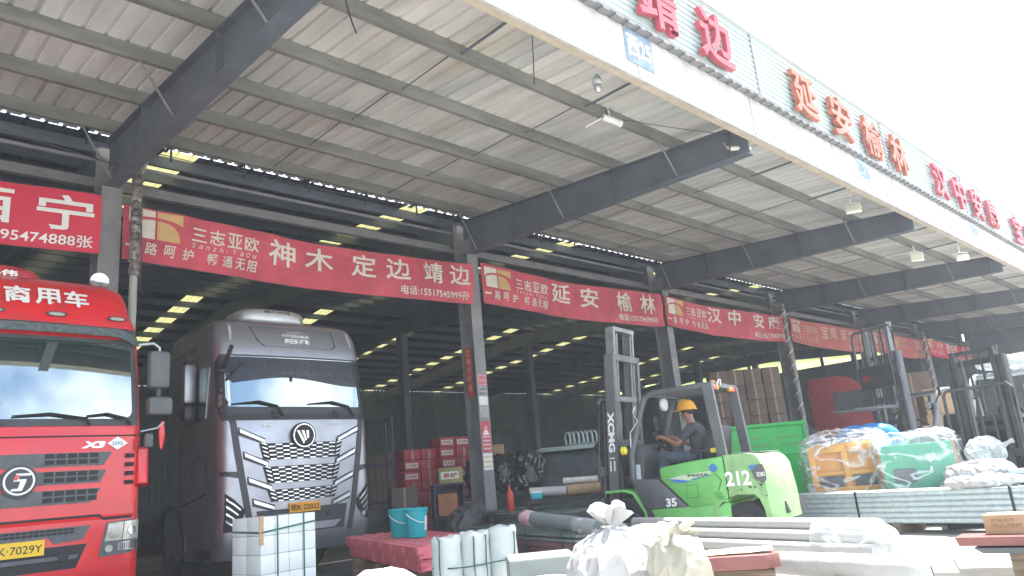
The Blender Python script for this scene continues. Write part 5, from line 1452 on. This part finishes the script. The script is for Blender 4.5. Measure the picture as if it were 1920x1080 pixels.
# ---- long panels strapped on bearers (two stacks), mesh roll on top
def panel_stack(loc, yaw, L_, W_, z0, label, tops, lows, straps):
    t = thing('panel_stack', label, 'metal panels', loc, yaw, 'strapped stacks of long panels')
    z = z0
    for i in range(lows):
        MB().box((W_ / 2 + random.uniform(-.01, .01), L_ / 2 + random.uniform(-.02, .02), z + .037), (W_, L_, .07), bev=.006).build('panel', m_panel_m, t); z += .077
    for i in range(tops):
        mb = MB().box((W_ / 2 + random.uniform(-.02, .02), L_ / 2 + random.uniform(-.04, .04), z + .016), (W_ + .03, L_, .03), bev=.004)
        for k in range(5): mb.box((.1 + (W_ - .2) * k / 4, L_ / 2, z + .04), (.05, L_ * .98, .02), bev=.006)
        mb.build('panel', m_panel_g, t); z += .052
    for y in straps:
        MB().box((-.025, y, (z0 + z) / 2), (.008, .035, z - z0)).box((W_ / 2, y, z + .012), (W_ + .05, .035, .006)).build('strap', m_strap_g, t, smooth=0)
    for y in (.15 * L_, .5 * L_, .85 * L_): MB().box((W_ / 2, y, z0 / 2), (W_, .1, z0 - .002)).build('bearer', m_wood, t, smooth=0)
    return z
panel_stack((6.39, 5.80, 0), -18.4, 3.75, 1.0, .12, 'strapped stack of dark green panels over maroon ones, beside the red roof tiles', 2, 4, (.35, 1.3, 2.2, 3.2))
panel_stack((8.35, 7.75, 0), -14, 3.4, 1.2, .28, 'darker stack of long panels behind the strapped green and maroon ones', 3, 3, (.5, 1.7, 2.9))
t = thing('mesh_roll', 'long grey green mesh roll with a white wrapped end lying on the panel stack', 'roll', (6.95, 7.2, .68), 0)
d_ = Vector((6.30, 5.10, .55)) - Vector((6.95, 7.2, .68))
MB().tube([(0, 0, 0), d_ * .5 + Vector((0, 0, .01)), d_], .085, 18).build('roll', m_mesh_roll, t, smooth=60)
w_ = MB().tube([-d_ * .02, d_ * .03, d_ * .10, d_ * .115], [.075, .10, .095, .088], 18)
w_.mapv(lambda c: c + Vector((1, 1, 1)) * .018 * mnoise.noise(c * 22))
w_.build('end_wrap', mat('white wrap with red print', (0.72, 0.66, 0.66), 0.5, var=0.25, scale=14, tint=(0.55, 0.22, 0.24)), t, smooth=60)
MB().tube([d_ * .6, d_ * .8], .092, 18).build('film_wrap', m_film_m, t, smooth=60)

# ---- white pipes and long white roll
t = thing('pipe_bundle', 'bundle of long white pipes with a plastic wrapped end in front of the forklift', 'pipes', (6.43, 2.52, 0), 0)
d_ = Vector((7.25, 5.25, 0)) - Vector((6.43, 2.52, 0))
rt_ = d_.normalized().cross(Vector((0, 0, 1)))
m_pipe = mat('white plastic pipe', (0.46, 0.46, 0.445), 0.4, var=0.04)
for k, (a, z) in enumerate(((-.11, .36), (0, .36), (.11, .36), (-.055, .455), (.055, .455), (0, .55))):
    MB().cyl(rt_ * a + Vector((0, 0, z)) + d_ * random.uniform(0, .02), rt_ * a + Vector((0, 0, z)) + d_ * 1.2, .054, n=20).build('pipe', m_pipe, t)
w_ = MB().tube([Vector((0, 0, .44)) - d_ * .02, Vector((0, 0, .44)) + d_ * .03, Vector((0, 0, .44)) + d_ * .18, Vector((0, 0, .44)) + d_ * .23], [.09, .155, .165, .15], 24)
w_.mapv(lambda c: c + Vector((1, .5, 1)).normalized() * .025 * mnoise.noise(c * 12))
w_.build('end_wrap', m_film_m, t, smooth=60)
for f_ in (.2, .8): MB().box(d_ * f_ + Vector((0, 0, .152)), (.5, .1, .30), rot=-16).build('bearer', m_wood, t, smooth=0)
t = thing('white_roll', 'long white wrapped roll at the bottom edge below the pipe bundle', 'roll', (5.42, 1.95, .36), 0)
d_ = Vector((5.80, 3.25, .34)) - Vector((5.42, 1.95, .36))
MB().tube([-d_ * .01, d_ * .02, d_ * .5, d_ * 1.0], [.05, .085, .09, .085], 20).build('roll', m_sack, t, smooth=60)
MB().box((.17, .6, -.23), (.5, .1, .26)).build('bearer', m_wood, t, smooth=0)

# ---- brown folded sheets in the foreground and at the right
t = thing('sheet_metal_piece', 'brown folded sheet with torn paper wrapping at the bottom, right of the cream bag', 'sheet metal', (4.98, 3.36, .0), -58)
MB().prism([(0, 0), (.50, 0), (.60, .10), (.60, .22), (.30, .24), (0, .16)], 'Z', .37, .47).bevel(.008).build('sheet', m_brown_sheet, t)
pp = MB(); bm = pp.bm
g = [[bm.verts.new((.02 + .09 * i, .08 + .06 * j, .478 + .025 * abs(mnoise.noise(Vector((i * .9, j * 1.1, 5)))) + .02 * (j % 2))) for j in range(4)] for i in range(7)]
for i in range(6):
    for j in range(3): bm.faces.new((g[i][j], g[i + 1][j], g[i + 1][j + 1], g[i][j + 1]))
pp.build('torn_paper', mat('cream torn paper', (0.68, 0.56, 0.38), 0.7, var=0.2, scale=12), t, smooth=0)
MB().box((.3, .12, .18), (.5, .12, .36)).build('bearer', m_wood, t, smooth=0)
t = thing('sheet_metal_piece', 'maroon steel channel lying under a tan carton at the right edge', 'sheet metal', (6.86, 2.16, 0), -84)
MB().prism([(0, .40), (.02, .335), (1.6, .335), (1.6, .40)], 'Y', 0, .30).build('channel', m_brown_sheet, t, smooth=0)
MB().prism([(.12, .32), (.18, .28), (1.6, .28), (1.6, .32)], 'Y', -.02, .30).build('lower_channel', m_fgrey, t, smooth=0)
for x in (.4, 1.3): MB().box((x, .15, .14), (.1, .3, .278)).build('bearer', m_wood, t, smooth=0)
t = thing('carton', 'tan carton with faded print on the maroon channel at the right edge', 'carton', (7.04, 1.98, .402), -84)
MB().box((.21, .13, .075), (.42, .26, .15), bev=.006).build('box', m_carton_t, t)
TB().add('小心轻放', .05, .045, .27, .085, lambda u, v, d: (u, -.0045, v)).add('防潮 防水', .06, .095, .22, .12, lambda u, v, d: (u, -.0045, v)).build('lettering', mat('faded carton print', (0.30, 0.22, 0.08), 0.7), t)
t = thing('sheet_stack', 'thin pale flat sheets on the sunlit ground at the lower right', 'sheets', (7.6, 2.1, 0), -70)
MB().box((.5, .35, .03), (2.0, .9, .06), bev=.004).box((.6, .30, .075), (1.8, .8, .03), bev=.003).build('sheets', mat('pale cream sheet', (0.38, 0.37, 0.34), 0.6, var=0.05), t)

t = thing('plastic_film', 'low crumple of cloudy plastic film between the cream bag and the pipe bundle', 'film', (5.2, 3.95, .0), -50)
MB().blob((0, 0, .28), (.6, .5, .60), 102, .07, 5, 2.4, 6, .05).build('film', m_sack_c, t, smooth=50)
# ---- long galvanised bundle
t = thing('steel_bundle', 'long bundle of galvanised steel channels strapped together behind the forklift', 'steel bundle', (10.62, 2.3, 0), 0)
A_, B_ = Vector((0, 0, 0)), Vector((.82, 3.65, 0))
yaw_ = math.degrees(math.atan2(-(B_ - A_).x, (B_ - A_).y))
t.rotation_euler = (0, 0, rad(yaw_))
Lb = (B_ - A_).length
for k in range(6):
    zz = .14 + .07 * k
    mb = MB().prism([(-.0, zz), (.55, zz), (.55, zz + .066), (.0, zz + .066), (.012, zz + .056), (.002, zz + .05), (.002, zz + .016), (.012, zz + .010)], 'Y', -.9 + random.uniform(-.01, .01), Lb + random.uniform(-.02, .02))
    mb.build('channel', m_galv, t, smooth=0)
for y in (.35, 2.45): MB().box((-.006, y, .35), (.006, .03, .44)).box((.27, y, .566), (.56, .03, .006)).build('strap', m_strap_k, t, smooth=0)
for y in (.2, 1.9, 3.4): MB().box((.27, y, .068), (.6, .1, .136)).build('bearer', m_wood, t, smooth=0)

# ---- wrapped machines behind the steel bundle
def ground_pallet(loc, yaw, w, d, h, label):
    t = thing('pallet', label, 'pallet', loc, yaw, 'dark pallets under the wrapped machines')
    mb = MB()
    for k in range(6): MB().box((-w / 2 + w * (k + .5) / 6, 0, h - .015), (w / 6 * .85, d, .03)).build('deck_board', m_under, t, smooth=0)
    for s in (-1, 0, 1): MB().box((0, s * (d / 2 - .06), (h - .03) / 2), (w, .1, h - .032)).build('runner', m_under, t, smooth=0)
ground_pallet((12.75, 5.4, 0), -66, 1.35, .9, .5, 'dark low platform under the wrapped orange machine')
ground_pallet((12.55, 4.2, 0), -70, 1.1, .9, .5, 'dark low platform under the wrapped mint green cabinet')
t = thing('machine', 'orange machine with dark windows wrapped in clear plastic film', 'machine', (12.75, 5.4, .5), -66)
fr = MB()
for x in (-.52, -.02, .52): fr.box((x, -.34, .36), (.10, .09, .70), bev=.01)
fr.box((0, -.34, .70), (1.16, .12, .11), bev=.015).box((0, -.34, .05), (1.14, .10, .09), bev=.01).box((0, -.34, .31), (1.1, .07, .06), bev=.01)
fr.box((0, .05, .40), (1.08, .66, .78), bev=.03).build('frame', m_orange, t)
for x in (-.27, .25): MB().box((x, -.30, .18), (.36, .03, .17), bev=.004).build('window', m_dark, t)
for x in (-.25, .05, .32): MB().cyl((x, -.405, .71), (x + .0, -.415, .71), .03, n=10).build('fitting', m_amber, t)
MB().blob((0, -.02, .40), (1.38, 1.0, .94), 51, .05, 3, 9.0, 6, .04).build('film_wrap', m_film, t, smooth=60)
MB().blob((.05, -.1, .84), (1.2, .85, .22), 52, .10, 3, 3.2, 6, .06).build('film_crest', m_film, t, smooth=60)
t = thing('machine', 'mint green cabinet wrapped in clear plastic film right of the orange machine', 'machine', (12.5, 4.22, .5), -70)
MB().box((0, 0, .34), (.98, .72, .66), bev=.02).build('cabinet', m_mgreen, t)
MB().box((-.2, -.375, .22), (.30, .03, .20), bev=.02).build('hatch', m_mirrorgrey, t)
MB().box((.16, -.37, .28), (.03, .03, .09), bev=.004).build('handle', m_white, t)
MB().box((.505, -.1, .36), (.05, .5, .66), bev=.005).build('orange_edge', m_carton_t, t)
MB().blob((0, -.01, .38), (1.16, .92, .80), 53, .05, 3, 9.0, 6, .04).build('film_wrap', m_film, t, smooth=60)
MB().blob((0, -.02, .74), (1.06, .80, .20), 54, .08, 3, 3.2, 6, .06).build('film_crest', m_film, t, smooth=60)
t = thing('tarp_covered_goods', 'bright blue tarpaulin heap behind the wrapped machines', 'tarp', (14.0, 5.45, 0), -68)
MB().blob((0, 0, .77), (1.05, .9, 1.58), 55, .09, 3, 5, 5).build('tarpaulin', m_bluetarp, t, smooth=50)
t = thing('sack', 'round clear plastic bag with a twisted neck beside the green cabinet', 'sack', (12.75, 3.33, .55), -70)
MB().blob((0, 0, .40), (.50, .42, .46), 56, .03, 6, 2.1, 6, .02).build('sack_body', mat_film('cloudy clear bag', (0.70, 0.80, 0.80), .45, .9, 5), t, smooth=60)
MB().tube([(.2, -.05, .46), (.30, -.05, .52), (.37, -.05, .54)], [.05, .025, .04], 8).build('twisted_neck', m_sack, t)
t = thing('sack', 'rumpled white sack lying below the round clear bag', 'sack', (12.0, 3.28, .575), -72)
MB().blob((0, 0, .13), (.80, .5, .28), 57, .05, 6, 2.6, 6, .03).build('sack_body', m_sack, t, smooth=60)
t = thing('sack', 'flat white film heap draped on the galvanised steel bundle', 'sack', (11.0, 2.95, .572), -74)
MB().blob((0, 0, .045), (.9, .42, .16), 58, .04, 5, 2.3, 6, .025).build('sack_body', m_sack, t, smooth=60)
ground_pallet((12.3, 3.25, 0), -72, 1.3, 1.3, .56, 'dark low platform under the white sack and round clear bag')
for i in range(6):
    t = thing('steel_channel', 'pale steel channel in the slatted pile at the right edge', 'steel channel', (11.75, 2.35, .14 + .105 * i), -76 + random.uniform(-2, 2), 'slatted pile of steel channels at the right edge')
    MB().prism([(-.5, 0), (1.2, 0), (1.2, .055), (-.5, .055)], 'Y', 0, .6 - .03 * i).bevel(.004).build('channel', m_galv, t)
    MB().box((.0, .3, -.025), (.08, .5, .046)).build('spacer', m_ink, t, smooth=0)

# ---- bright green container
t = thing('container', 'bright green open steel container behind the forklift', 'container', (14.35, 7.65, 0), -44)
mb = MB()
mb.box((0, 0, 1.0), (1.72, .05, 1.66), bev=.01).box((0, 1.5, 1.0), (1.72, .05, 1.66), bev=.01).box((-.85, .75, 1.0), (.05, 1.46, 1.66)).box((.85, .75, 1.0), (.05, 1.46, 1.66)).box((0, .75, .2), (1.68, 1.46, .05))
mb.build('shell', m_binr, t)
r_ = MB().box((0, -.035, 1.80), (1.78, .05, .07), bev=.008).box((0, -.03, 1.2), (1.74, .03, .05), bev=.006).box((0, -.03, .25), (1.74, .03, .06), bev=.006)
for x in (-.84, .84): r_.box((x, -.03, 1.0), (.06, .035, 1.5), bev=.006)
r_.build('rim', m_binr, t)
q = TB()
for z, a, b in ((1.52, -.70, -.1), (1.38, -.78, .1), (1.52, .25, .72), (1.38, .3, .8)): q.quad([(a, z), (b, z + .01), (b, z + .03), (a, z + .02)], front(-.026))
q.build('faint_stripes', mat('faded brown print', (0.20, 0.28, 0.06), 0.6), t)
MB().box((.98, .2, .76), (.24, .4, .34), bev=.02).build('side_box', m_binr, t)
for x in (-.6, .6): MB().cyl((x, .3, .09), (x + .06, .3, .09), .09, n=16).cyl((x, 1.2, .09), (x + .06, 1.2, .09), .09, n=16).build('caster', m_black, t)

# ---- cartons: tall brown stack, red stacks, loose ones
def make_carton(name, label, s, m, group, tape=None, text=None, cat='carton'):
    t = thing(name, label, cat, (0, 0, 0), 0, group)
    MB().box((0, 0, s[2] / 2), (s[0] - .008, s[1] - .008, s[2] - .006), bev=.006).build('box', m, t)
    if tape: MB().box((0, -s[1] / 2 + .001, s[2] / 2), (.05, .008, s[2] - .02)).build('tape', tape, t, smooth=0)
    if text:
        l_ = MB().box((-.02, -s[1] / 2 + .002, s[2] * .5), (s[0] * .74, .006, s[2] * .46)).build('label', m_paper, t, smooth=0)
        TB().add(text, -s[0] * .34, s[2] * .34, s[0] * .28, s[2] * .64, lambda u, v, d: (u, -s[1] / 2 - .003, v), bold=.03).build('lettering', m_carton_r, l_)
    return t
m_tape = mat('shiny packing tape', (0.30, 0.21, 0.15), 0.3)
bc = make_carton('carton', 'brown taped carton in the tall stack behind the bright green container', (.49, .45, .44), m_carton_b, 'tall stack of brown cartons', m_tape)
first = True
yawc = -46
ca_, sa_ = math.cos(rad(yawc)), math.sin(rad(yawc))
for r_ in range(8):
    for k in range(4):
        o = bc if first else copy_tree(bc); first = False
        x = -.75 + .5 * k + random.uniform(-.015, .015); y = random.uniform(-.03, .03)
        o.location = (19.5 + x * ca_ - y * sa_, 10.75 + x * sa_ + y * ca_, .12 + .441 * r_); o.rotation_euler = (0, 0, rad(yawc + random.uniform(-1.5, 1.5)))
rcx = make_carton('carton', 'dark red carton with a white printed label in the stack left of the second column', (.44, .40, .235), m_carton_r, 'stack of red cartons by the second column', None, 'POWER')
rc2 = make_carton('carton', 'plain dark red carton in the stack left of the second column', (.44, .40, .235), m_carton_r, 'stack of red cartons by the second column', m_tape)
used = set()
for k in range(4):
    for r_ in range(9 if k > 1 else 8):
        lab = (k, r_) in ((0, 6), (0, 5), (0, 2), (0, 1), (2, 8), (2, 7), (2, 6), (3, 8), (3, 5), (3, 4), (3, 2))
        src = rcx if lab else rc2
        o = src if id(src) not in used else copy_tree(src); used.add(id(src))
        o.location = (10.02 + .45 * k + random.uniform(-.01, .01), 14.0 - (.15 if k > 1 else 0) + random.uniform(-.02, .02), .14 + .2365 * r_); o.rotation_euler = (0, 0, rad(random.uniform(-2, 2)))
t = thing('pallet', 'low pallet under the stack of red cartons', 'pallet', (10.7, 13.95, 0), 0)
MB().box((0, 0, .07), (2.0, .8, .135)).build('deck', m_wood, t, smooth=0)
def single(loc, yaw, s, m, label, tape=None, text=None):
    t = make_carton('carton', label, s, m, None, tape, text); t.location = loc; t.rotation_euler = (0, 0, rad(yaw)); return t
single((9.95, 12.45, 1.22), -30, (.50, .4, .32), mat('olive carton', (0.30, 0.27, 0.10), 0.7, var=0.2), 'olive carton with a white label below the red stack', None, '易碎')
single((9.35, 13.3, .12), -25, (.55, .5, 1.1), mat('dim grey brown carton', (0.12, 0.10, 0.085), 0.7, var=0.2), 'tall dim brown carton between the grey truck and the red stack', m_tape)
t = thing('cabinet', 'dark blue open cabinet with an orange box inside, under the olive carton', 'cabinet', (9.95, 12.55, 0), -30)
MB().box((-.30, 0, .6), (.03, .5, 1.2)).box((.30, 0, .6), (.03, .5, 1.2)).box((0, 0, 1.2), (.63, .5, .03)).box((0, 0, .55), (.56, .5, .03)).box((0, .24, .6), (.56, .02, 1.16)).build('carcass', mat('dark blue cabinet paint', (0.03, 0.03, 0.07), 0.5), t, smooth=0)
MB().box((-.03, -.05, .80), (.40, .3, .44), bev=.01).build('orange_box', mat('dull orange box', (0.42, 0.16, 0.08), 0.7, var=0.2), t)
t = thing('cage_trolley', 'dark blue tubular cage trolley just right of the grey truck', 'trolley', (9.15, 14.1, 0), -20)
mb = MB()
for x in (-.4, .4):
    for y in (-.3, .3): mb.cyl((x, y, .1), (x, y, 2.75), .022, n=8)
for z in (.2, .95, 1.75, 2.72):
    for y in (-.3, .3): mb.cyl((-.4, y, z), (.4, y, z), .016, n=8)
    for x in (-.4, .4): mb.cyl((x, -.3, z), (x, .3, z), .016, n=8)
for k in range(5): mb.cyl((-.28 + .14 * k, .3, .2), (-.28 + .14 * k, .3, 1.75), .01, n=6)
mb.build('tube_frame', mat('dark blue tube', (0.04, 0.045, 0.10), 0.4), t)
MB().box((0, 0, .55), (.66, .5, .6), bev=.02).build('load', m_dark, t)
for x in (-.35, .35): MB().cyl((x, -.3, .05), (x + .03, -.3, .05), .05, n=12).build('caster', m_black, t)

# ---- goods around the second column
def low_bench(loc, yaw, w, d, h, label):
    t = thing('bench', label, 'bench', loc, yaw)
    MB().box((0, 0, h - .03), (w, d, .06)).build('bench_top', m_under, t, smooth=0)
    for sx in (-1, 1):
        for sy in (-1, 1): MB().box((sx * (w / 2 - .06), sy * (d / 2 - .06), (h - .06) / 2), (.08, .08, h - .062)).build('leg', m_under, t, smooth=0)
low_bench((11.3, 12.75, 0), -44, 1.7, .9, .92, 'dark bench under the black film wrapped goods')
for i, (x, y, w, h, lab) in enumerate(((10.85, 12.45, .46, .82, 'black film wrapped bundle nearest the second column'), (11.25, 12.05, .46, .80, 'middle one of three black film wrapped bundles'), (11.62, 11.68, .50, .84, 'black film wrapped bundle beside the dark green tarpaulin'))):
    t = thing('wrapped_bundle', lab, 'bundle', (x + .25, y + .35, .92), -44, 'black film wrapped bundles')
    MB().blob((0, 0, h / 2), (w + .08, .6, h), 61 + i, .08, 4, 3.0, 6, .05).build('black_film', m_black_film, t, smooth=40)
    MB().blob((random.uniform(-.05, .05), -.27, h * .42), (.2, .10, .38), 65 + i, .03, 6, 2.3, 4).build('torn_patch', m_mirrorgrey, t, smooth=60)
t = thing('tarp_covered_goods', 'long dark green tarpaulin covered load right of the black bundles', 'tarp', (13.45, 12.45, 0), -44)
MB().blob((0, 0, .88), (1.75, 1.1, 1.74), 71, .05, 2.5, 6, 5).build('tarpaulin', m_tarp_g, t, smooth=50)
sh = thing('sheet_stack', 'pale green sheets lying on top of the dark green tarpaulin', 'sheets', (13.35, 12.35, 1.74), -44)
for i in range(3): MB().box((.05 * i, -.1, .015 + .03 * i), (1.5 - .1 * i, .8, .026), rot=4 * i - 5).build('sheet', mat('pale green sheet', (0.36, 0.44, 0.40), 0.5, var=0.1), sh, smooth=0)
for i in range(7):
    t = thing('wire_coil', 'grey wire coil in the upright row on the pale green sheets', 'coil', (13.32 + .075 * i, 12.12 - .075 * i, 1.83), -30 + random.uniform(-4, 4), 'row of grey wire coils')
    mb = MB()
    for k in range(3):
        mb.tube([(.012 * k + .012 * a / 6.28, .16 * math.cos(a), .17 + .16 * math.sin(a)) for a in [2 * math.pi * j / 20 for j in range(21)]], .012, 6)
    mb.build('coil', m_galv, t)
single((11.55, 12.75, 1.76), -44, (.42, .3, .22), m_carton_t, 'orange tan carton on top behind the black bundles', None, None)
low_bench((9.55, 9.6, 0), -48, 1.6, .8, .66, 'dark low bench carrying bottles and rolls beside the forklift')
t = thing('gas_bottle', 'red bottle standing on the low bench below the black bundles', 'bottle', (9.1, 9.75, .66))
MB().lathe([(.055, 0), (.06, .01), (.06, .27), (.045, .33), (.022, .36), (.02, .40), (.028, .40), (.028, .43), (.005, .435)], n=20).build('bottle_body', m_redlamp, t, smooth=40)
MB().box((0, 0, .44), (.07, .03, .03), bev=.005).build('valve', m_ink, t)
for (p, q, r_, m_, lab) in (((8.45, 8.55, .95), (8.86, 8.12, .93), .075, m_sack, 'pale wrapped roll on the low bench'), ((8.9, 8.15, .93), (9.25, 7.72, .93), .085, m_carton_t, 'tan roll beside the forklift mast'), ((8.95, 8.25, 1.08), (9.3, 7.8, 1.07), .05, m_paper, 'thin pale roll lying on the tan roll')):
    t = thing('roll', lab, 'roll', (p[0] + .25, p[1] + .3, p[2]), 0)
    d_ = Vector(q) - Vector(p)
    MB().tube([(0, 0, 0), d_ * .5, d_], r_, 16).build('roll_body', m_, t)
    MB().tube([d_ * .97, d_ * 1.03], r_ * .8, 16).build('core', m_ink, t)
low_bench((9.1, 8.3, 0), -47, 1.5, .6, .84, 'dark low bench under the rolls beside the forklift mast')
t = thing('box', 'small teal box on the low bench', 'box', (8.72, 8.72, .84), -40)
MB().box((0, 0, .05), (.18, .14, .10), bev=.008).build('box_body', m_teal, t); MB().box((0, 0, .105), (.19, .15, .02), bev=.004).build('lid', m_white, t)
t = thing('sack', 'grey crumpled sack on the floor left of the red bottle', 'sack', (8.65, 10.3, 0), 20)
MB().blob((0, 0, .42), (1.0, .5, .86), 81, .10, 4, 2.6, 5).build('sack_body', mat('dark crumpled grey sack', (0.10, 0.10, 0.105), 0.5, var=0.5, scale=9, bump=0.6), t, smooth=50)

# ---- back of the bays: red lorry, far cartons, blue drum
t = thing('lorry', 'small dull red lorry cab parked inside the fourth bay', 'lorry', (27.9, 11.45, 0), -68, 'trucks parked in the loading bays')
m_lred = mat('dull red lorry paint', (0.42, 0.03, 0.035), 0.4, var=0.12)
MB().prism([(-1.2, .55), (1.14, .55), (1.18, 1.9), (1.12, 2.5), (.86, 3.35), (.76, 3.45), (.1, 3.88), (-1.1, 3.88), (-1.2, 3.7)], 'Y', 0, 2.3).bevel(.06).build('cab', m_lred, t)
MB().prism([(-.35, 2.55), (.98, 2.50), (.76, 3.28), (-.35, 3.28)], 'Y', -.012, .01).build('side_window', m_band2, t, smooth=0)
MB().prism([(1.125, 2.55), (.88, 3.32), (.90, 3.34), (1.145, 2.57)], 'Y', .15, 2.15).build('windscreen', m_glass2, t, smooth=0)
MB().prism([(-.65, .5), (-.55, .95), (-.2, 1.12), (.2, 1.05), (.42, .5)], 'Y', -.02, .25).build('wheel_arch', m_under, t, smooth=0)
MB().box((.15, -.012, 1.75), (.22, .03, .04), bev=.005).build('door_handle', m_ink, t)
MB().box((1.12, .4, 1.2), (.08, .35, .25), bev=.03).build('headlight', m_lamp, t)
MB().tube([(.9, -.05, 3.3), (1.0, -.25, 3.25)], .02, 6).box((1.02, -.28, 2.95), (.12, .18, .55), bev=.04).build('mirror', m_dark, t)
MB().box((-.9, 1.1, .75), (4.0, .9, .3)).build('chassis', m_under, t)
MB().box((-3.1, 1.15, 1.5), (3.9, 2.3, 1.1), bev=.04).build('cargo_box', mat('dim grey cargo box', (0.16, 0.16, 0.17), 0.6), t)
for x in (-.15, -3.6):
    for y in (.2, 2.1):
        w_ = MB().lathe([(.2, -.13), (.44, -.14), (.48, -.1), (.48, .1), (.44, .14), (.2, .13)], (x, y, .48), 'Y', 24).build('wheel', m_black, t)
        MB().lathe([(.28, -.11), (.22, -.15), (.05, -.16), (.01, -.16)], (x, y, .48), 'Y', 16).build('rim', m_rim, w_)
for i, (x, y, z, s_, lab) in enumerate(((23.0, 6.9, 0, 1.0, 'bottom tan carton of the far pile behind the dark forklift'), (23.0, 6.9, 1.0, .9, 'middle tan carton of the far pile behind the dark forklift'), (22.9, 6.95, 1.9, .7, 'top tan carton of the far pile behind the dark forklift'), (22.5, 5.9, 0, .9, 'lone tan carton right of the far pile'), (25.7, 8.4, 0, 1.2, 'bottom carton of the far column of tan cartons behind the far banded pipe'), (25.7, 8.4, 1.2, 1.1, 'middle carton of the far column of tan cartons behind the far banded pipe'), (25.7, 8.4, 2.3, 1.1, 'top carton of the far column of tan cartons behind the far banded pipe'))):
    single((x, y, z), -65 + 5 * (i % 3), (s_, s_, s_ if z < 2 else s_ * .95), m_carton_t if i < 4 else m_carton_b, lab, m_tape)
t = thing('drum', 'blue plastic drum beside the dark forklift mast', 'drum', (14.75, 3.85, 0))
MB().lathe([(.2, 0), (.24, .04), (.245, .4), (.25, .42), (.245, .44), (.245, .85), (.25, .87), (.245, .89), (.24, 1.25), (.17, 1.36), (.09, 1.40), (.09, 1.46), (.01, 1.46)], n=24).build('drum_body', m_blue_decal, t, smooth=40)
MB().lathe([(.095, 1.44), (.1, 1.45), (.1, 1.49), (.01, 1.495)], n=16).build('cap', m_white, t)
for i, (x, y, z) in enumerate(((17.3, 5.15, 0), (17.3, 5.15, .62), (18.0, 4.0, 0))):
    t = thing('plastic_crate', ['lower blue plastic crate behind the grey forklift', 'upper blue plastic crate behind the grey forklift', 'lone blue plastic crate right of the grey forklift'][i], 'crate', (x + 1.2, y + .5, z), -60, 'blue plastic crates')
    mb = MB().box((0, 0, .03), (1.0, .8, .06))
    for s_ in (-1, 1): mb.box((0, s_ * .39, .3), (1.0, .03, .56)).box((s_ * .49, 0, .3), (.03, .76, .56))
    mb.box((0, -.41, .56), (1.04, .04, .06)).box((0, -.41, .3), (1.02, .02, .04)).build('crate_body', m_bluetarp, t, smooth=0)
    for x_ in (-.3, 0, .3): MB().box((x_, -.412, .42), (.16, .012, .1)).build('grip_slot', m_ink, t, smooth=0)
# long brown board leaning with goods deep inside the second bay
for i, (x, y, w, h, m_, lab) in enumerate(((15.2, 22.0, 2.6, 2.4, m_carton_b, 'dim brown pile of boards deep inside the third bay'), (18.6, 21.0, 2.4, 3.0, m_dark, 'dark covered pallet load deep inside the third bay'), (12.6, 24.0, 2.2, 2.6, m_carton_r, 'dim red load on the floor deep inside the second bay'), (23.5, 17.5, 2.2, 3.2, m_dark, 'tall dark covered load inside the fourth bay'), (21.5, 15.5, 1.6, 3.4, mat('dim navy tarpaulin', (0.03, 0.035, 0.07), 0.6), 'navy tarpaulin covered load behind the brown carton stack'), (30.5, 15.0, 3.0, 2.6, m_carton_b, 'brown load behind the small red lorry'))):
    t = thing('covered_load', lab, 'load', (x, y, 0), -15 + 7 * i)
    MB().blob((0, 0, h / 2), (w, 1.4, h), 90 + i, .10, 2.0, 7, 4).build('cover', m_, t, smooth=40)
    MB().box((0, 0, .06), (w * .95, 1.3, .12)).build('pallet', m_wood, t, smooth=0)

# ---- thin haze added over the whole yard to lift the shadows
hz = bpy.data.materials.new('thin added haze'); hz.use_nodes = True
hn = hz.node_tree; hn.nodes.clear()
ho = hn.nodes.new('ShaderNodeOutputMaterial'); hv = hn.nodes.new('ShaderNodeVolumePrincipled')
hv.inputs['Color'].default_value = (0.86, 0.92, 1.0, 1); hv.inputs['Density'].default_value = 0.0027; hv.inputs['Anisotropy'].default_value = 0.0
hn.links.new(hv.outputs['Volume'], ho.inputs['Volume'])
tag(MB().box((0, 0, 4.1), (320, 320, 10.2)).build('haze', hz, None, smooth=0), kind='stuff')
